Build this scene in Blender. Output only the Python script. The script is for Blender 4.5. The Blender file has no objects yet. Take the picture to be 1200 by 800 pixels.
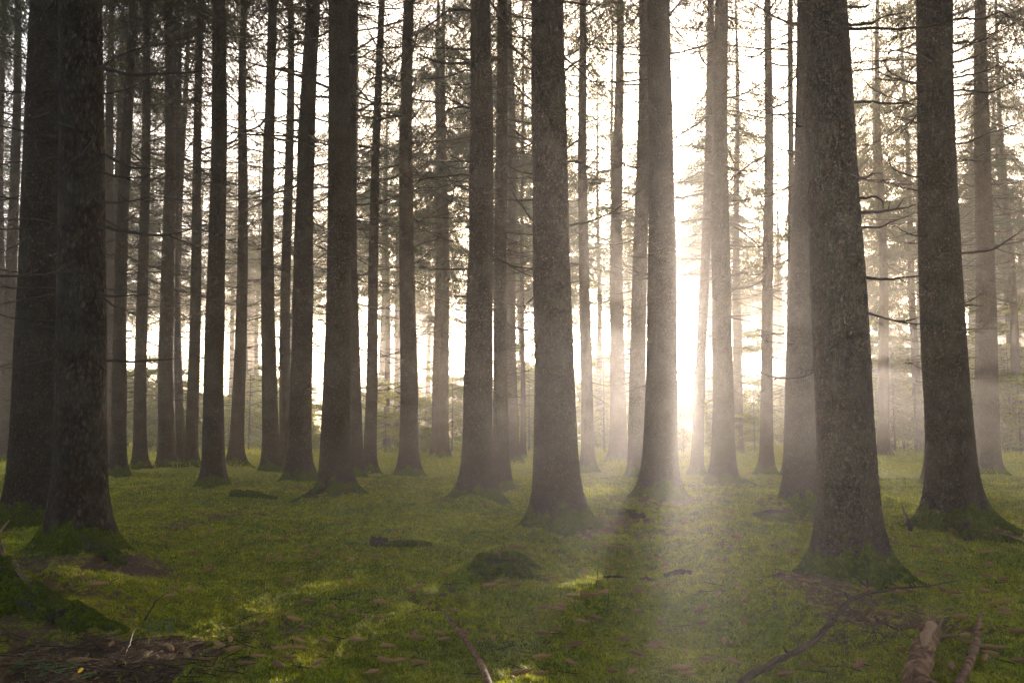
import bpy, math, random
import numpy as np
from mathutils import Vector, Matrix, Euler

# ------------------------------------------------------------------ camera, world, sun, exposure
scene = bpy.context.scene
C = scene.collection
R = math.radians
CAM_H = 1.3
TH = math.atan(0.1)                       # upward tilt
ST, CT = math.sin(TH), math.cos(TH)
cam = bpy.data.objects.new('camera', bpy.data.cameras.new('camera'))
C.objects.link(cam)
cam.location = (0, 0, CAM_H)
cam.rotation_euler = (math.pi / 2 + TH, 0, 0)
cam.data.sensor_width = 36
cam.data.lens = 30.0
cam.data.clip_start = 0.05
cam.data.clip_end = 1500
scene.camera = cam

SUN_AZ, SUN_EL = R(11.5), R(5.4)
w = bpy.data.worlds.new('World'); scene.world = w
w.use_nodes = True
nt = w.node_tree
bg = nt.nodes['Background']
sky = nt.nodes.new('ShaderNodeTexSky')
sky.sky_type = 'NISHITA'; sky.sun_disc = False
sky.sun_elevation = SUN_EL; sky.sun_rotation = SUN_AZ
sky.air_density = 0.45; sky.dust_density = 5.0; sky.ozone_density = 0.3
nt.links.new(sky.outputs[0], bg.inputs[0])
bg.inputs[1].default_value = 0.15
sd = bpy.data.lights.new('sun', 'SUN')
sd.energy = 2.6; sd.angle = R(0.6); sd.color = (1.0, 0.86, 0.74)
so = bpy.data.objects.new('sun', sd); C.objects.link(so)
sdir = Vector((math.sin(SUN_AZ) * math.cos(SUN_EL), math.cos(SUN_AZ) * math.cos(SUN_EL), math.sin(SUN_EL)))
so.rotation_euler = sdir.to_track_quat('Z', 'Y').to_euler()
so.location = (10, 50, 20)
vs = scene.view_settings
vs.view_transform = 'Standard'; vs.look = 'None'; vs.gamma = 1.0; vs.use_curve_mapping = False
vs.exposure = 3.0
cy = scene.cycles
cy.max_bounces = 6; cy.diffuse_bounces = 3; cy.glossy_bounces = 2; cy.transmission_bounces = 4
cy.volume_bounces = 1; cy.transparent_max_bounces = 6
cy.use_denoising = True
cy.caustics_reflective = False; cy.caustics_refractive = False
cy.sample_clamp_indirect = 4.0
HAZE_DENSITY = 0.0028
HAZE_G = 0.74

# ------------------------------------------------------------------ helpers
rng = np.random.default_rng(7)
random.seed(7)

def _h(ix, iy, iz, s):
    n = (ix * 374761393 + iy * 668265263 + iz * 2147483647 + s * 1274126177) & 0xFFFFFFFF
    n = ((n ^ (n >> 13)) * 1274126177) & 0xFFFFFFFF
    n = ((n ^ (n >> 16)) * 2246822519) & 0xFFFFFFFF
    return ((n ^ (n >> 15)) & 0xFFFFFF) / float(0xFFFFFF)

def vn(x, y, z=0.0, s=0):
    """value noise in 0..1, vectorised"""
    x, y, z = np.broadcast_arrays(np.asarray(x, float), np.asarray(y, float), np.asarray(z, float))
    fx, fy, fz = np.floor(x), np.floor(y), np.floor(z)
    ix, iy, iz = fx.astype(np.int64), fy.astype(np.int64), fz.astype(np.int64)
    u, v, t = x - fx, y - fy, z - fz
    u = u * u * (3 - 2 * u); v = v * v * (3 - 2 * v); t = t * t * (3 - 2 * t)
    def L(a, b, k): return a + (b - a) * k
    c = [[[ _h(ix + a, iy + b, iz + d, s) for d in (0, 1)] for b in (0, 1)] for a in (0, 1)]
    return L(L(L(c[0][0][0], c[1][0][0], u), L(c[0][1][0], c[1][1][0], u), v),
             L(L(c[0][0][1], c[1][0][1], u), L(c[0][1][1], c[1][1][1], u), v), t)

def fbm(x, y, s=0, o=3):
    r = 0; a = 0.5; n = 0
    for k in range(o):
        r = r + a * vn(x * 2 ** k, y * 2 ** k, 0.37, s + k); n += a; a *= 0.5
    return r / n

def mesh_np(name, V, F, mats, attrs=None, smooth=True, midx=None):
    """V (n,3); F (m,k) all same k, or list of such arrays"""
    me = bpy.data.meshes.new(name)
    Fs = F if isinstance(F, list) else [F]
    Fs = [f for f in Fs if len(f)]
    V = np.asarray(V, np.float32)
    me.vertices.add(len(V)); me.vertices.foreach_set('co', V.ravel())
    li = np.concatenate([f.ravel() for f in Fs]).astype(np.int32)
    cnt = np.concatenate([np.full(len(f), f.shape[1]) for f in Fs])
    st = np.concatenate([[0], np.cumsum(cnt)[:-1]]).astype(np.int32)
    me.loops.add(len(li)); me.loops.foreach_set('vertex_index', li)
    me.polygons.add(len(cnt)); me.polygons.foreach_set('loop_start', st)
    if midx is not None: me.polygons.foreach_set('material_index', midx.astype(np.int32))
    me.polygons.foreach_set('use_smooth', np.full(len(cnt), smooth))
    for k, a in (attrs or {}).items():
        at = me.attributes.new(k, 'FLOAT', 'POINT'); at.data.foreach_set('value', np.asarray(a, np.float32))
    me.update(calc_edges=True); me.validate()
    for m in (mats if isinstance(mats, (list, tuple)) else [mats]): me.materials.append(m)
    return me

def link(name, me, parent=None, loc=None, rot=None, sc=None):
    o = bpy.data.objects.new(name, me); C.objects.link(o)
    if parent: o.parent = parent
    if loc is not None: o.location = loc
    if rot is not None: o.rotation_euler = rot
    if sc is not None: o.scale = (sc, sc, sc) if not hasattr(sc, '__len__') else sc
    return o

def tag(o, label=None, cat=None, group=None, kind=None):
    if label: o['label'] = label
    if cat: o['category'] = cat
    if group: o['group'] = group
    if kind: o['kind'] = kind
    return o

def ray(px, py):
    u, v = (px - 600) / 1000, (400 - py) / 1000
    return np.array([u, CT - v * ST, ST + v * CT])

def at_depth(px, py, Y):
    """point seen at pixel (px,py) standing Y metres ahead"""
    d = ray(px, py); return np.array([0, 0, CAM_H]) + d * (Y / d[1])

def on_ground(px, py, z=0.0):
    d = ray(px, py); t = (z - CAM_H) / d[2]; return np.array([0, 0, CAM_H]) + d * t

class MB:
    """collects tubes and quads into one mesh"""
    def __init__(s): s.V = []; s.F4 = []; s.F3 = []; s.n = 0; s.A = []
    def add(s, V, F4=None, F3=None, a=0.0):
        V = np.asarray(V, float); s.V.append(V)
        if F4 is not None and len(F4): s.F4.append(np.asarray(F4) + s.n)
        if F3 is not None and len(F3): s.F3.append(np.asarray(F3) + s.n)
        s.A.append(np.broadcast_to(np.asarray(a, float), (len(V),))); s.n += len(V)
    def tube(s, P, Rr, n=6, a=0.0, cap=True, wob=0.0, seed=0):
        P = np.asarray(P, float); Rr = np.broadcast_to(np.asarray(Rr, float), (len(P),))
        T = np.gradient(P, axis=0); T /= np.linalg.norm(T, axis=1)[:, None] + 1e-9
        ref = np.array([0, 0, 1.0]) if abs(T[0][2]) < 0.9 else np.array([1.0, 0, 0])
        N = np.cross(T, ref); N /= np.linalg.norm(N, axis=1)[:, None] + 1e-9
        B = np.cross(T, N)
        th = np.arange(n) * 2 * math.pi / n
        rr = Rr[:, None] * np.ones(n)[None]
        if wob:
            k = np.arange(len(P))[:, None]
            rr = rr * (1 + wob * (vn(k * 0.6, th[None] * 1.6, 3.3, seed) - 0.5) * 2)
        V = P[:, None] + rr[..., None] * (N[:, None] * np.cos(th)[None, :, None] + B[:, None] * np.sin(th)[None, :, None])
        m = len(P)
        i = np.arange(m - 1)[:, None] * n; j = np.arange(n)[None]; j2 = (j + 1) % n
        F = np.stack([i + j, i + j2, i + n + j2, i + n + j], -1).reshape(-1, 4)
        V = V.reshape(-1, 3); F3 = []
        if cap:
            V = np.vstack([V, P[0], P[-1]])
            for q in range(n):
                F3.append((m * n, (q + 1) % n, q)); F3.append((m * n + 1, (m - 1) * n + q, (m - 1) * n + (q + 1) % n))
        s.add(V, F, F3, a)
    def mesh(s, name, mats, smooth=True):
        F = []
        if s.F4: F.append(np.vstack(s.F4))
        if s.F3: F.append(np.vstack(s.F3))
        return mesh_np(name, np.vstack(s.V), F, mats, {'tone': np.concatenate(s.A)}, smooth)

# ------------------------------------------------------------------ materials
def new_mat(name):
    m = bpy.data.materials.new(name); m.use_nodes = True
    n = m.node_tree; n.nodes.clear()
    out = n.nodes.new('ShaderNodeOutputMaterial')
    return m, n, out
def N(n, t, **k):
    x = n.nodes.new(t)
    for a, b in k.items(): setattr(x, a, b)
    return x
def ramp(n, fac, stops):
    r = N(n, 'ShaderNodeValToRGB'); e = r.color_ramp.elements
    while len(e) < len(stops): e.new(0.5)
    for q, (p, c) in zip(e, stops): q.position = p; q.color = (*c, 1)
    n.links.new(fac, r.inputs[0]); return r.outputs[0]
def mixc(n, f, a, b, mode='MIX'):
    m = N(n, 'ShaderNodeMix', data_type='RGBA', blend_type=mode)
    for s, v in ((0, f), (6, a), (7, b)):
        if hasattr(v, 'links') or hasattr(v, 'is_linked'): n.links.new(v, m.inputs[s])
        elif s == 0: m.inputs[0].default_value = v
        else: m.inputs[s].default_value = (*v, 1)
    return m.outputs[2]
def mth(n, op, a, b=None, clamp=False):
    m = N(n, 'ShaderNodeMath', operation=op, use_clamp=clamp)
    for s, v in ((0, a), (1, b)):
        if v is None: continue
        if hasattr(v, 'is_linked'): n.links.new(v, m.inputs[s])
        else: m.inputs[s].default_value = v
    return m.outputs[0]
def noise(n, vec, scale, detail=4, rough=0.55, dist=0.0):
    x = N(n, 'ShaderNodeTexNoise'); x.inputs['Scale'].default_value = scale
    x.inputs['Detail'].default_value = detail; x.inputs['Roughness'].default_value = rough
    x.inputs['Distortion'].default_value = dist
    n.links.new(vec, x.inputs['Vector']); return x.outputs[0]
def voro(n, vec, scale, feature='F1'):
    x = N(n, 'ShaderNodeTexVoronoi', feature=feature); x.inputs['Scale'].default_value = scale
    n.links.new(vec, x.inputs['Vector']); return x
def scaled(n, vec, s):
    m = N(n, 'ShaderNodeMapping'); m.inputs['Scale'].default_value = s
    n.links.new(vec, m.inputs['Vector']); return m.outputs[0]
def attr(n, name):
    a = N(n, 'ShaderNodeAttribute', attribute_name=name); return a.outputs['Fac']
def bump(n, h, strength, dist, prev=None):
    b = N(n, 'ShaderNodeBump'); b.inputs['Strength'].default_value = strength
    b.inputs['Distance'].default_value = dist; n.links.new(h, b.inputs['Height'])
    if prev is not None: n.links.new(prev, b.inputs['Normal'])
    return b.outputs[0]

def mat_bark(name, moss=1.0, plated=False):
    m, n, out = new_mat(name)
    tc = N(n, 'ShaderNodeTexCoord'); P = tc.outputs['Object']
    # small flakes, wrapped around the stem
    warp = N(n, 'ShaderNodeVectorMath', operation='ADD')
    nz = N(n, 'ShaderNodeTexNoise'); nz.inputs['Scale'].default_value = 9; n.links.new(P, nz.inputs['Vector'])
    sc = N(n, 'ShaderNodeVectorMath', operation='SCALE'); sc.inputs['Scale'].default_value = 0.05
    n.links.new(nz.outputs['Color'], sc.inputs[0]); n.links.new(P, warp.inputs[0]); n.links.new(sc.outputs[0], warp.inputs[1])
    PS = scaled(n, warp.outputs[0], (1, 1, 0.42 if plated else 0.7))
    v1 = voro(n, PS, 34 if plated else 60); v2 = voro(n, PS, 34 if plated else 60, 'DISTANCE_TO_EDGE')
    v3 = voro(n, scaled(n, P, (1, 1, 0.75)), 95)
    big = noise(n, P, 2.2, 3); fine = noise(n, P, 140, 3)
    oi = N(n, 'ShaderNodeObjectInfo')
    base = ramp(n, mth(n, 'ADD', mth(n, 'MULTIPLY', v1.outputs['Distance'], 0.55), mth(n, 'MULTIPLY', fine, 0.65)),
                [(0.25, (0.235, 0.135, 0.068)), (0.44, (0.070, 0.039, 0.019)), (0.75, (0.012, 0.008, 0.004))])
    # scattered pale lifted scales
    flk = mth(n, 'GREATER_THAN', N_sep(n, v1.outputs['Color']), 0.93)
    base = mixc(n, mth(n, 'MULTIPLY', flk, 0.35), base, (0.24, 0.175, 0.13))
    base = mixc(n, mth(n, 'MULTIPLY', mth(n, 'SUBTRACT', 1.0, mth(n, 'MULTIPLY', v2.outputs['Distance'], 9.0, True)), 0.55 if plated else 0.35), base, (0.035, 0.024, 0.018))
    base = mixc(n, mth(n, 'MULTIPLY', ramp(n, big, [(0.45, (0, 0, 0)), (0.7, (1, 1, 1))]), 0.4), base, (0.12, 0.115, 0.075))
    base = mixc(n, mth(n, 'MULTIPLY', attr(n, 'knot'), 0.75), base, (0.03, 0.022, 0.018))
    hs = N(n, 'ShaderNodeHueSaturation'); n.links.new(base, hs.inputs['Color'])
    n.links.new(mth(n, 'ADD', mth(n, 'MULTIPLY', oi.outputs['Random'], 0.35), 0.82), hs.inputs['Value'])
    base = hs.outputs[0]
    # moss on the root collar
    mo = mth(n, 'MULTIPLY', attr(n, 'moss'), moss)
    edge = mth(n, 'ADD', mo, mth(n, 'MULTIPLY', mth(n, 'SUBTRACT', noise(n, P, 5, 6, 0.7), 0.5), 2.2))
    mf = ramp(n, edge, [(0.36, (0, 0, 0)), (0.52, (1, 1, 1))])
    mcol = ramp(n, noise(n, P, 30, 5, 0.7), [(0.3, (0.028, 0.040, 0.004)), (0.52, (0.085, 0.105, 0.008)), (0.75, (0.20, 0.21, 0.016))])
    col = mixc(n, mf, base, mcol)
    b = N(n, 'ShaderNodeBsdfPrincipled'); n.links.new(col, b.inputs['Base Color'])
    b.inputs['Roughness'].default_value = 0.85; n.links.new(mth(n, 'MULTIPLY', mth(n, 'SUBTRACT', 1.0, mf), 0.12), b.inputs['Specular IOR Level'])
    h = mth(n, 'ADD', mth(n, 'MULTIPLY', mth(n, 'SUBTRACT', 1.0, v1.outputs['Distance']), 0.8), mth(n, 'MULTIPLY', mth(n, 'MINIMUM', v2.outputs['Distance'], 0.12), 5.0))
    nb = bump(n, h, 1.0, 0.022)
    nb = bump(n, mth(n, 'SUBTRACT', 1.0, v3.outputs['Distance']), 0.9, 0.009, nb)
    nb = bump(n, fine, 0.5, 0.004, nb)
    n.links.new(nb, b.inputs['Normal']); n.links.new(b.outputs[0], out.inputs[0])
    return m
def N_sep(n, c):
    s = N(n, 'ShaderNodeSeparateColor'); n.links.new(c, s.inputs[0]); return s.outputs[0]

def mat_leaf(name, lo, hi, trans=0.5, rough=0.6):
    m, n, out = new_mat(name)
    tc = N(n, 'ShaderNodeTexCoord')
    f = mth(n, 'ADD', mth(n, 'MULTIPLY', attr(n, 'tone'), 0.7), mth(n, 'MULTIPLY', noise(n, tc.outputs['Object'], 1.1, 3), 0.4))
    col = ramp(n, f, [(0.15, lo), (0.85, hi)])
    b = N(n, 'ShaderNodeBsdfPrincipled'); n.links.new(col, b.inputs['Base Color']); b.inputs['Roughness'].default_value = rough
    b.inputs['Specular IOR Level'].default_value = 0.3
    t = N(n, 'ShaderNodeBsdfTranslucent'); n.links.new(mixc(n, 1.0, col, (1.0, 1.0, 0.6), 'MULTIPLY'), t.inputs[0])
    mx = N(n, 'ShaderNodeMixShader'); mx.inputs[0].default_value = trans
    n.links.new(b.outputs[0], mx.inputs[1]); n.links.new(t.outputs[0], mx.inputs[2]); n.links.new(mx.outputs[0], out.inputs[0])
    return m

def mat_simple(name, stops, scale, rough=0.8, bs=0.4, bd=0.003, stretch=(1, 1, 1), extra=None):
    m, n, out = new_mat(name)
    tc = N(n, 'ShaderNodeTexCoord'); P = scaled(n, tc.outputs['Object'], stretch)
    f = noise(n, P, scale, 5, 0.65)
    col = ramp(n, f, stops)
    oi = N(n, 'ShaderNodeObjectInfo'); hs = N(n, 'ShaderNodeHueSaturation'); n.links.new(col, hs.inputs['Color'])
    n.links.new(mth(n, 'ADD', mth(n, 'MULTIPLY', oi.outputs['Random'], 0.6), 0.7), hs.inputs['Value'])
    b = N(n, 'ShaderNodeBsdfPrincipled'); n.links.new(hs.outputs[0], b.inputs['Base Color'])
    b.inputs['Roughness'].default_value = rough; b.inputs['Specular IOR Level'].default_value = 0.08
    n.links.new(bump(n, f, bs, bd), b.inputs['Normal']); n.links.new(b.outputs[0], out.inputs[0])
    return m

BARK = mat_bark('bark'); BARK_PLATED = mat_bark('plated_bark', plated=True)
DEAD = mat_simple('dead_wood', [(0.3, (0.035, 0.026, 0.02)), (0.7, (0.085, 0.066, 0.052))], 30)
NEEDLE = mat_leaf('needles', (0.022, 0.036, 0.012), (0.075, 0.088, 0.03), 0.35)
YOUNG = mat_leaf('young_needles', (0.05, 0.10, 0.02), (0.16, 0.24, 0.04), 0.4)
LEAF = mat_leaf('shrub_leaves', (0.07, 0.12, 0.012), (0.30, 0.32, 0.03), 0.5)
MEADOW = mat_leaf('meadow_blades', (0.12, 0.18, 0.012), (0.55, 0.48, 0.03), 0.5)
MOSSB = mat_leaf('moss_sprigs', (0.045, 0.07, 0.003), (0.56, 0.56, 0.015), 0.45)
STRAW = mat_leaf('dry_straw', (0.08, 0.042, 0.018), (0.42, 0.26, 0.12), 0.1)
def mat_cone():
    m, n, out = new_mat('cone_scales')
    oi = N(n, 'ShaderNodeObjectInfo')
    col = ramp(n, attr(n, 'tone'), [(0.0, (0.06, 0.028, 0.012)), (0.45, (0.27, 0.135, 0.05)), (1.0, (0.52, 0.31, 0.14))])
    hs = N(n, 'ShaderNodeHueSaturation'); n.links.new(col, hs.inputs['Color'])
    n.links.new(mth(n, 'ADD', mth(n, 'MULTIPLY', oi.outputs['Random'], 0.8), 0.9), hs.inputs['Value'])
    b = N(n, 'ShaderNodeBsdfPrincipled'); n.links.new(hs.outputs[0], b.inputs['Base Color']); b.inputs['Roughness'].default_value = 0.7; b.inputs['Specular IOR Level'].default_value = 0.1
    n.links.new(b.outputs[0], out.inputs[0]); return m
CONE = mat_cone()
ROT = mat_simple('broken_wood', [(0.3, (0.20, 0.11, 0.06)), (0.6, (0.42, 0.24, 0.13)), (0.8, (0.55, 0.36, 0.22))], 25, 0.7, 0.7, 0.006, (4, 4, 0.8))
REDBARK = mat_simple('peeled_bark', [(0.3, (0.045, 0.022, 0.012)), (0.5, (0.17, 0.08, 0.04)), (0.7, (0.42, 0.235, 0.12))], 22, 0.85, 0.9, 0.008)
DARKW = mat_simple('wet_dark_wood', [(0.3, (0.02, 0.012, 0.007)), (0.7, (0.085, 0.052, 0.028))], 30, 0.95, 0.8, 0.006)
CLOVER = mat_leaf('clover_leaves', (0.03, 0.10, 0.02), (0.07, 0.17, 0.04), 0.25)
YLEAF = mat_leaf('yellow_leaf', (0.5, 0.36, 0.03), (0.6, 0.42, 0.04), 0.3)

def mat_ground():
    m, n, out = new_mat('moss_and_litter')
    tc = N(n, 'ShaderNodeTexCoord'); P = tc.outputs['Object']
    mo = attr(n, 'moss'); fr = attr(n, 'meadow'); lump = attr(n, 'lump')
    n1 = noise(n, P, 9, 6, 0.7); n2 = noise(n, P, 55, 5, 0.7); n3 = noise(n, P, 1.1, 4)
    edge = mth(n, 'ADD', mo, mth(n, 'ADD', mth(n, 'MULTIPLY', mth(n, 'SUBTRACT', n1, 0.5), 1.5), mth(n, 'MULTIPLY', mth(n, 'SUBTRACT', n2, 0.5), 0.5)))
    mf = ramp(n, edge, [(0.40, (0, 0, 0)), (0.58, (1, 1, 1))])
    moss = ramp(n, mth(n, 'ADD', mth(n, 'MULTIPLY', n2, 0.6), mth(n, 'MULTIPLY', n1, 0.4)),
                [(0.34, (0.022, 0.032, 0.002)), (0.5, (0.16, 0.185, 0.005)), (0.66, (0.42, 0.43, 0.012))])
    moss = mixc(n, ramp(n, n3, [(0.4, (0, 0, 0)), (0.65, (1, 1, 1))]), moss, mixc(n, 1.0, moss, (1.6, 1.2, 0.9), 'MULTIPLY'))
    litter = ramp(n, noise(n, scaled(n, P, (1, 1.6, 1)), 85, 5, 0.75), [(0.3, (0.045, 0.024, 0.013)), (0.52, (0.14, 0.075, 0.04)), (0.75, (0.32, 0.19, 0.11))])
    col = mixc(n, mf, litter, moss)
    mead = ramp(n, noise(n, P, 2.5, 6, 0.7), [(0.3, (0.14, 0.17, 0.012)), (0.7, (0.42, 0.38, 0.03))])
    col = mixc(n, fr, col, mead)
    b = N(n, 'ShaderNodeBsdfPrincipled'); n.links.new(col, b.inputs['Base Color'])
    b.inputs['Roughness'].default_value = 0.95; b.inputs['Specular IOR Level'].default_value = 0.1
    nb = bump(n, noise(n, P, 45, 4, 0.7), 0.9, 0.02)
    nb = bump(n, noise(n, P, 170, 3, 0.7), 0.9, 0.008, nb)
    n.links.new(nb, b.inputs['Normal']); n.links.new(b.outputs[0], out.inputs[0])
    return m
GROUND = mat_ground()

# ------------------------------------------------------------------ where the trees stand (measured from the photograph)
# base x, base y, x at the picture's top edge, stem width in px at y=300, label, options
TREES = [
 (92, 652, 99, 51, 'thick dark spruce with plated bark, front one of the overlapping left pair', dict(near=1, plated=True)),
 (40, 618, 62, 47, 'thick dark spruce half hidden behind the plated trunk at the left', dict(near=1)),
 (-62, 728, -72, 82, 'spruce cut off by the left picture edge, its big mossy root reaching the litter', dict(near=1, plated=True)),
 (9, 545, 22, 12, 'slim dark spruce just left of the thick overlapping left pair', {}),
 (-2, 541, 4, 10, 'slim spruce at the very left picture edge behind the mossy root tree', {}),
 (119, 529, 128, 7, 'thin pale spruce touching the right side of the thick plated trunk', {}),
 (127, 544, 130, 11, 'hazy grey spruce second to the right of the thick plated trunk', {}),
 (136, 538, 143, 8, 'thin hazy spruce hidden behind the greenish leaning trunk', {}),
 (139, 562, 156, 13.5, 'slim spruce with greenish bark leaning right, right of the thick left pair', dict(near=2)),
 (164, 553, 171, 11.5, 'slim spruce close behind the greenish leaning trunk', {}),
 (196, 551, 196, 15, 'spruce forming the left half of the merged twin trunks in the left third', {}),
 (208, 547, 209, 13, 'spruce forming the right half of the merged twin trunks in the left third', {}),
 (203, 542, 222, 8, 'thin leaning spruce whose top shows right of the merged twin trunks', {}),
 (223, 553, 236, 11.5, 'slim dark spruce between the merged twin trunks and the rough flaky trunk', {}),
 (250, 575, 250, 20, 'rough flaky spruce with mossy spreading foot beside a low moss mound', dict(near=1)),
 (276, 550, 287, 12, 'straight smooth spruce right of the rough flaky trunk', {}),
 (285, 522, 290, 6, 'faint pinkish spruce left of two behind the straight smooth trunk', {}),
 (293, 512, 296, 6, 'faint pinkish spruce right of two behind the straight smooth trunk', {}),
 (317, 556, 320, 15, 'dark spruce with wide foot just left of the slimmest trunk of a close trio', {}),
 (335, 552, 340, 11.5, 'slimmest trunk in the close trio left of the thick dark trunk', {}),
 (349, 568, 370, 22, 'stout knotty spruce leaning right, right one of the close trio', dict(near=2)),
 (391, 583, 397, 28, 'thick dark spruce with sweeping mossy roots in front of its twin', dict(near=1)),
 (416, 561, 414, 16, 'spruce pressed against the right side of the thick dark trunk, edge glowing', dict(near=2)),
 (433, 556, 448, 11.5, 'slim leaning spruce beside the brightest left gap', {}),
 (479, 560, 480, 17.5, 'straight spruce with many drooping dead twigs right of the brightest left gap', dict(near=2)),
 (449, 518, 452, 5, 'faint thin spruce in the bright gap behind the slim leaning trunk', {}),
 (489, 508, 490, 7, 'faint spruce, leftmost of the pale cluster right of the straight spruce', {}),
 (499, 507, 500, 7.5, 'faint spruce, second of the pale cluster right of the straight spruce', {}),
 (507, 506, 508, 6, 'faint thin spruce in the middle of the pale cluster', {}),
 (512, 535, 513, 8, 'hazy brown spruce, left one of the touching pair in the pale cluster', {}),
 (520, 537, 519, 9, 'hazy brown spruce, right one of the touching pair in the pale cluster', {}),
 (558, 592, 558, 30, 'thick spruce with knobbly bark and a bright green mossy root hump', dict(near=1)),
 (574, 530, 574, 4, 'very thin pale spruce squeezed behind the thick knobbly trunk', {}),
 (588, 575, 586, 15, 'spruce close behind the right side of the thick knobbly trunk', dict(near=2)),
 (602, 543, 598, 10.5, 'hazy slim spruce right of the trunk that stands behind the knobbly one', {}),
 (613, 538, 613, 4.5, 'thin ochre hazy stem left of the central thick trunk', {}),
 (629, 492, 629, 6, 'faint stem touching the left side of the central thick trunk', {}),
 (653, 620, 650, 44, 'central thick spruce with crossing streaks of light and a dark hollow at its foot', dict(near=1)),
 (689, 556, 684, 12, 'slim spruce right beside the central thick trunk', {}),
 (695, 505, 695, 6, 'faint pinkish stem right behind the slim spruce beside the central trunk', {}),
 (724, 542, 727, 15, 'straight spruce with pale hazy bark midway between the two central thick trunks', {}),
 (747, 562, 752, 16.5, 'spruce standing just left of the thick trunk beside the sun gap', dict(near=2)),
 (773, 590, 773, 32, 'thick spruce beside the bright sun gap with light streaming over its foot', dict(near=1)),
 (817, 560, 832, 11, 'slim pale leaning spruce right of the sun gap', {}),
 (833, 525, 833, 7, 'faint spruce between the slim leaning trunk and the stout sunlit one', {}),
 (848, 568, 847, 21, 'stout spruce with pale hazy top and wide mossy foot right of the sun gap', dict(near=2)),
 (864, 531, 863, 8.5, 'hazy pinkish spruce touching the right side of the stout pale trunk', {}),
 (880, 497, 880, 7, 'very faint spruce in the misty gap right of the stout pale trunk', {}),
 (899, 557, 899, 11.5, 'slim dark spruce in the misty gap with a long dead twig to its left', dict(near=2)),
 (911, 512, 911, 6, 'faint stem between the slim dark spruce and the hidden trunk', {}),
 (923, 558, 927, 8, 'slim spruce peeping out left of the half hidden thick trunk', {}),
 (937, 607, 938, 30, 'thick spruce half hidden behind the big leaning foreground trunk', dict(near=1)),
 (996, 688, 968, 58, 'biggest foreground spruce leaning left with mossy spreading foot', dict(near=1)),
 (1007, 520, 1001, 8, 'faint stem touching the right side of the biggest foreground trunk', {}),
 (1036, 535, 1026, 9.5, 'pinkish spruce standing alone in front of the misty shrubs', {}),
 (1051, 506, 1047, 7, 'faint spruce in the mist, left of two behind the shrubs', {}),
 (1062, 505, 1058, 8, 'faint spruce in the mist, right of two behind the shrubs', {}),
 (1079, 520, 1074, 6, 'thin hazy spruce, left one of two touching left of the dark right trunk', {}),
 (1087, 522, 1081, 7, 'thin hazy spruce, right one of two touching left of the dark right trunk', {}),
 (1096, 572, 1090, 18, 'spruce hidden behind the left side of the dark right trunk', dict(near=2)),
 (1118, 630, 1104, 45, 'thick dark spruce near the right edge with long mossy roots crawling right', dict(near=1)),
 (1139, 520, 1137, 7, 'faint thin spruce just right of the thick dark right trunk', {}),
 (1146, 542, 1143, 8, 'hazy spruce overlapped by the trunk nearest the right edge', {}),
 (1159, 556, 1149, 18, 'dark spruce nearest the right edge with drooping upper branches', dict(near=2)),
 (1181, 512, 1169, 9, 'hazy spruce near the right edge among yellowish shrubs', {}),
 (1199, 514, 1193, 8, 'hazy spruce at the very right picture edge', {}),
]
H_TREE = 27.0
def taper(z): return max(0.05, 1 - 0.0355 * (z - 1.3))
tinfo = []
for bx, by, tx, wd, lab, op in TREES:
    g = on_ground(bx, by)
    Y = g[1]
    top = at_depth(tx, 0, Y)
    p3 = at_depth(bx, 300, Y)
    lean = (top[0] - g[0]) / top[2]
    r = wd / 2 * (Y * CT) / 1000 / taper(p3[2])
    tinfo.append(dict(x=g[0], y=Y, lean=lean, r=r, label=lab, d=Y, **op))

# moss mounds and hollows: x px, y px, radius m, height m
MOUNDS = [(592, 668, 0.34, 0.14), (618, 662, 0.25, 0.10), (560, 664, 0.2, 0.06), (610, 640, 0.22, 0.07), (905, 607, 0.30, 0.16), (735, 605, 0.45, 0.05), (835, 608, 0.5, 0.10),
          (700, 715, 0.55, 0.10), (878, 718, 0.5, 0.09), (275, 583, 0.5, 0.12), (320, 585, 0.4, 0.09), (555, 598, 0.32, 0.14),
          (75, 715, 0.55, 0.16), (130, 668, 0.5, 0.08), (985, 745, 0.35, 0.05), (1150, 590, 0.9, 0.08), (1180, 600, 0.8, 0.1), (1050, 575, 0.8, 0.1),
          (480, 640, 0.35, 0.05), (190, 600, 0.6, 0.05), (880, 640, 0.5, 0.05), (430, 700, 0.5, 0.04), (1120, 760, 0.5, 0.04), (820, 780, 0.4, 0.03),
          (600, 620, 0.9, 0.05), (505, 600, 0.8, 0.04), (700, 575, 0.8, 0.05), (450, 570, 1.2, 0.07), (1000, 590, 0.9, 0.08), (960, 700, 0.7, 0.09)]
mounds = [(*on_ground(px, py)[:2], r, h) for px, py, r, h in MOUNDS]

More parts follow.
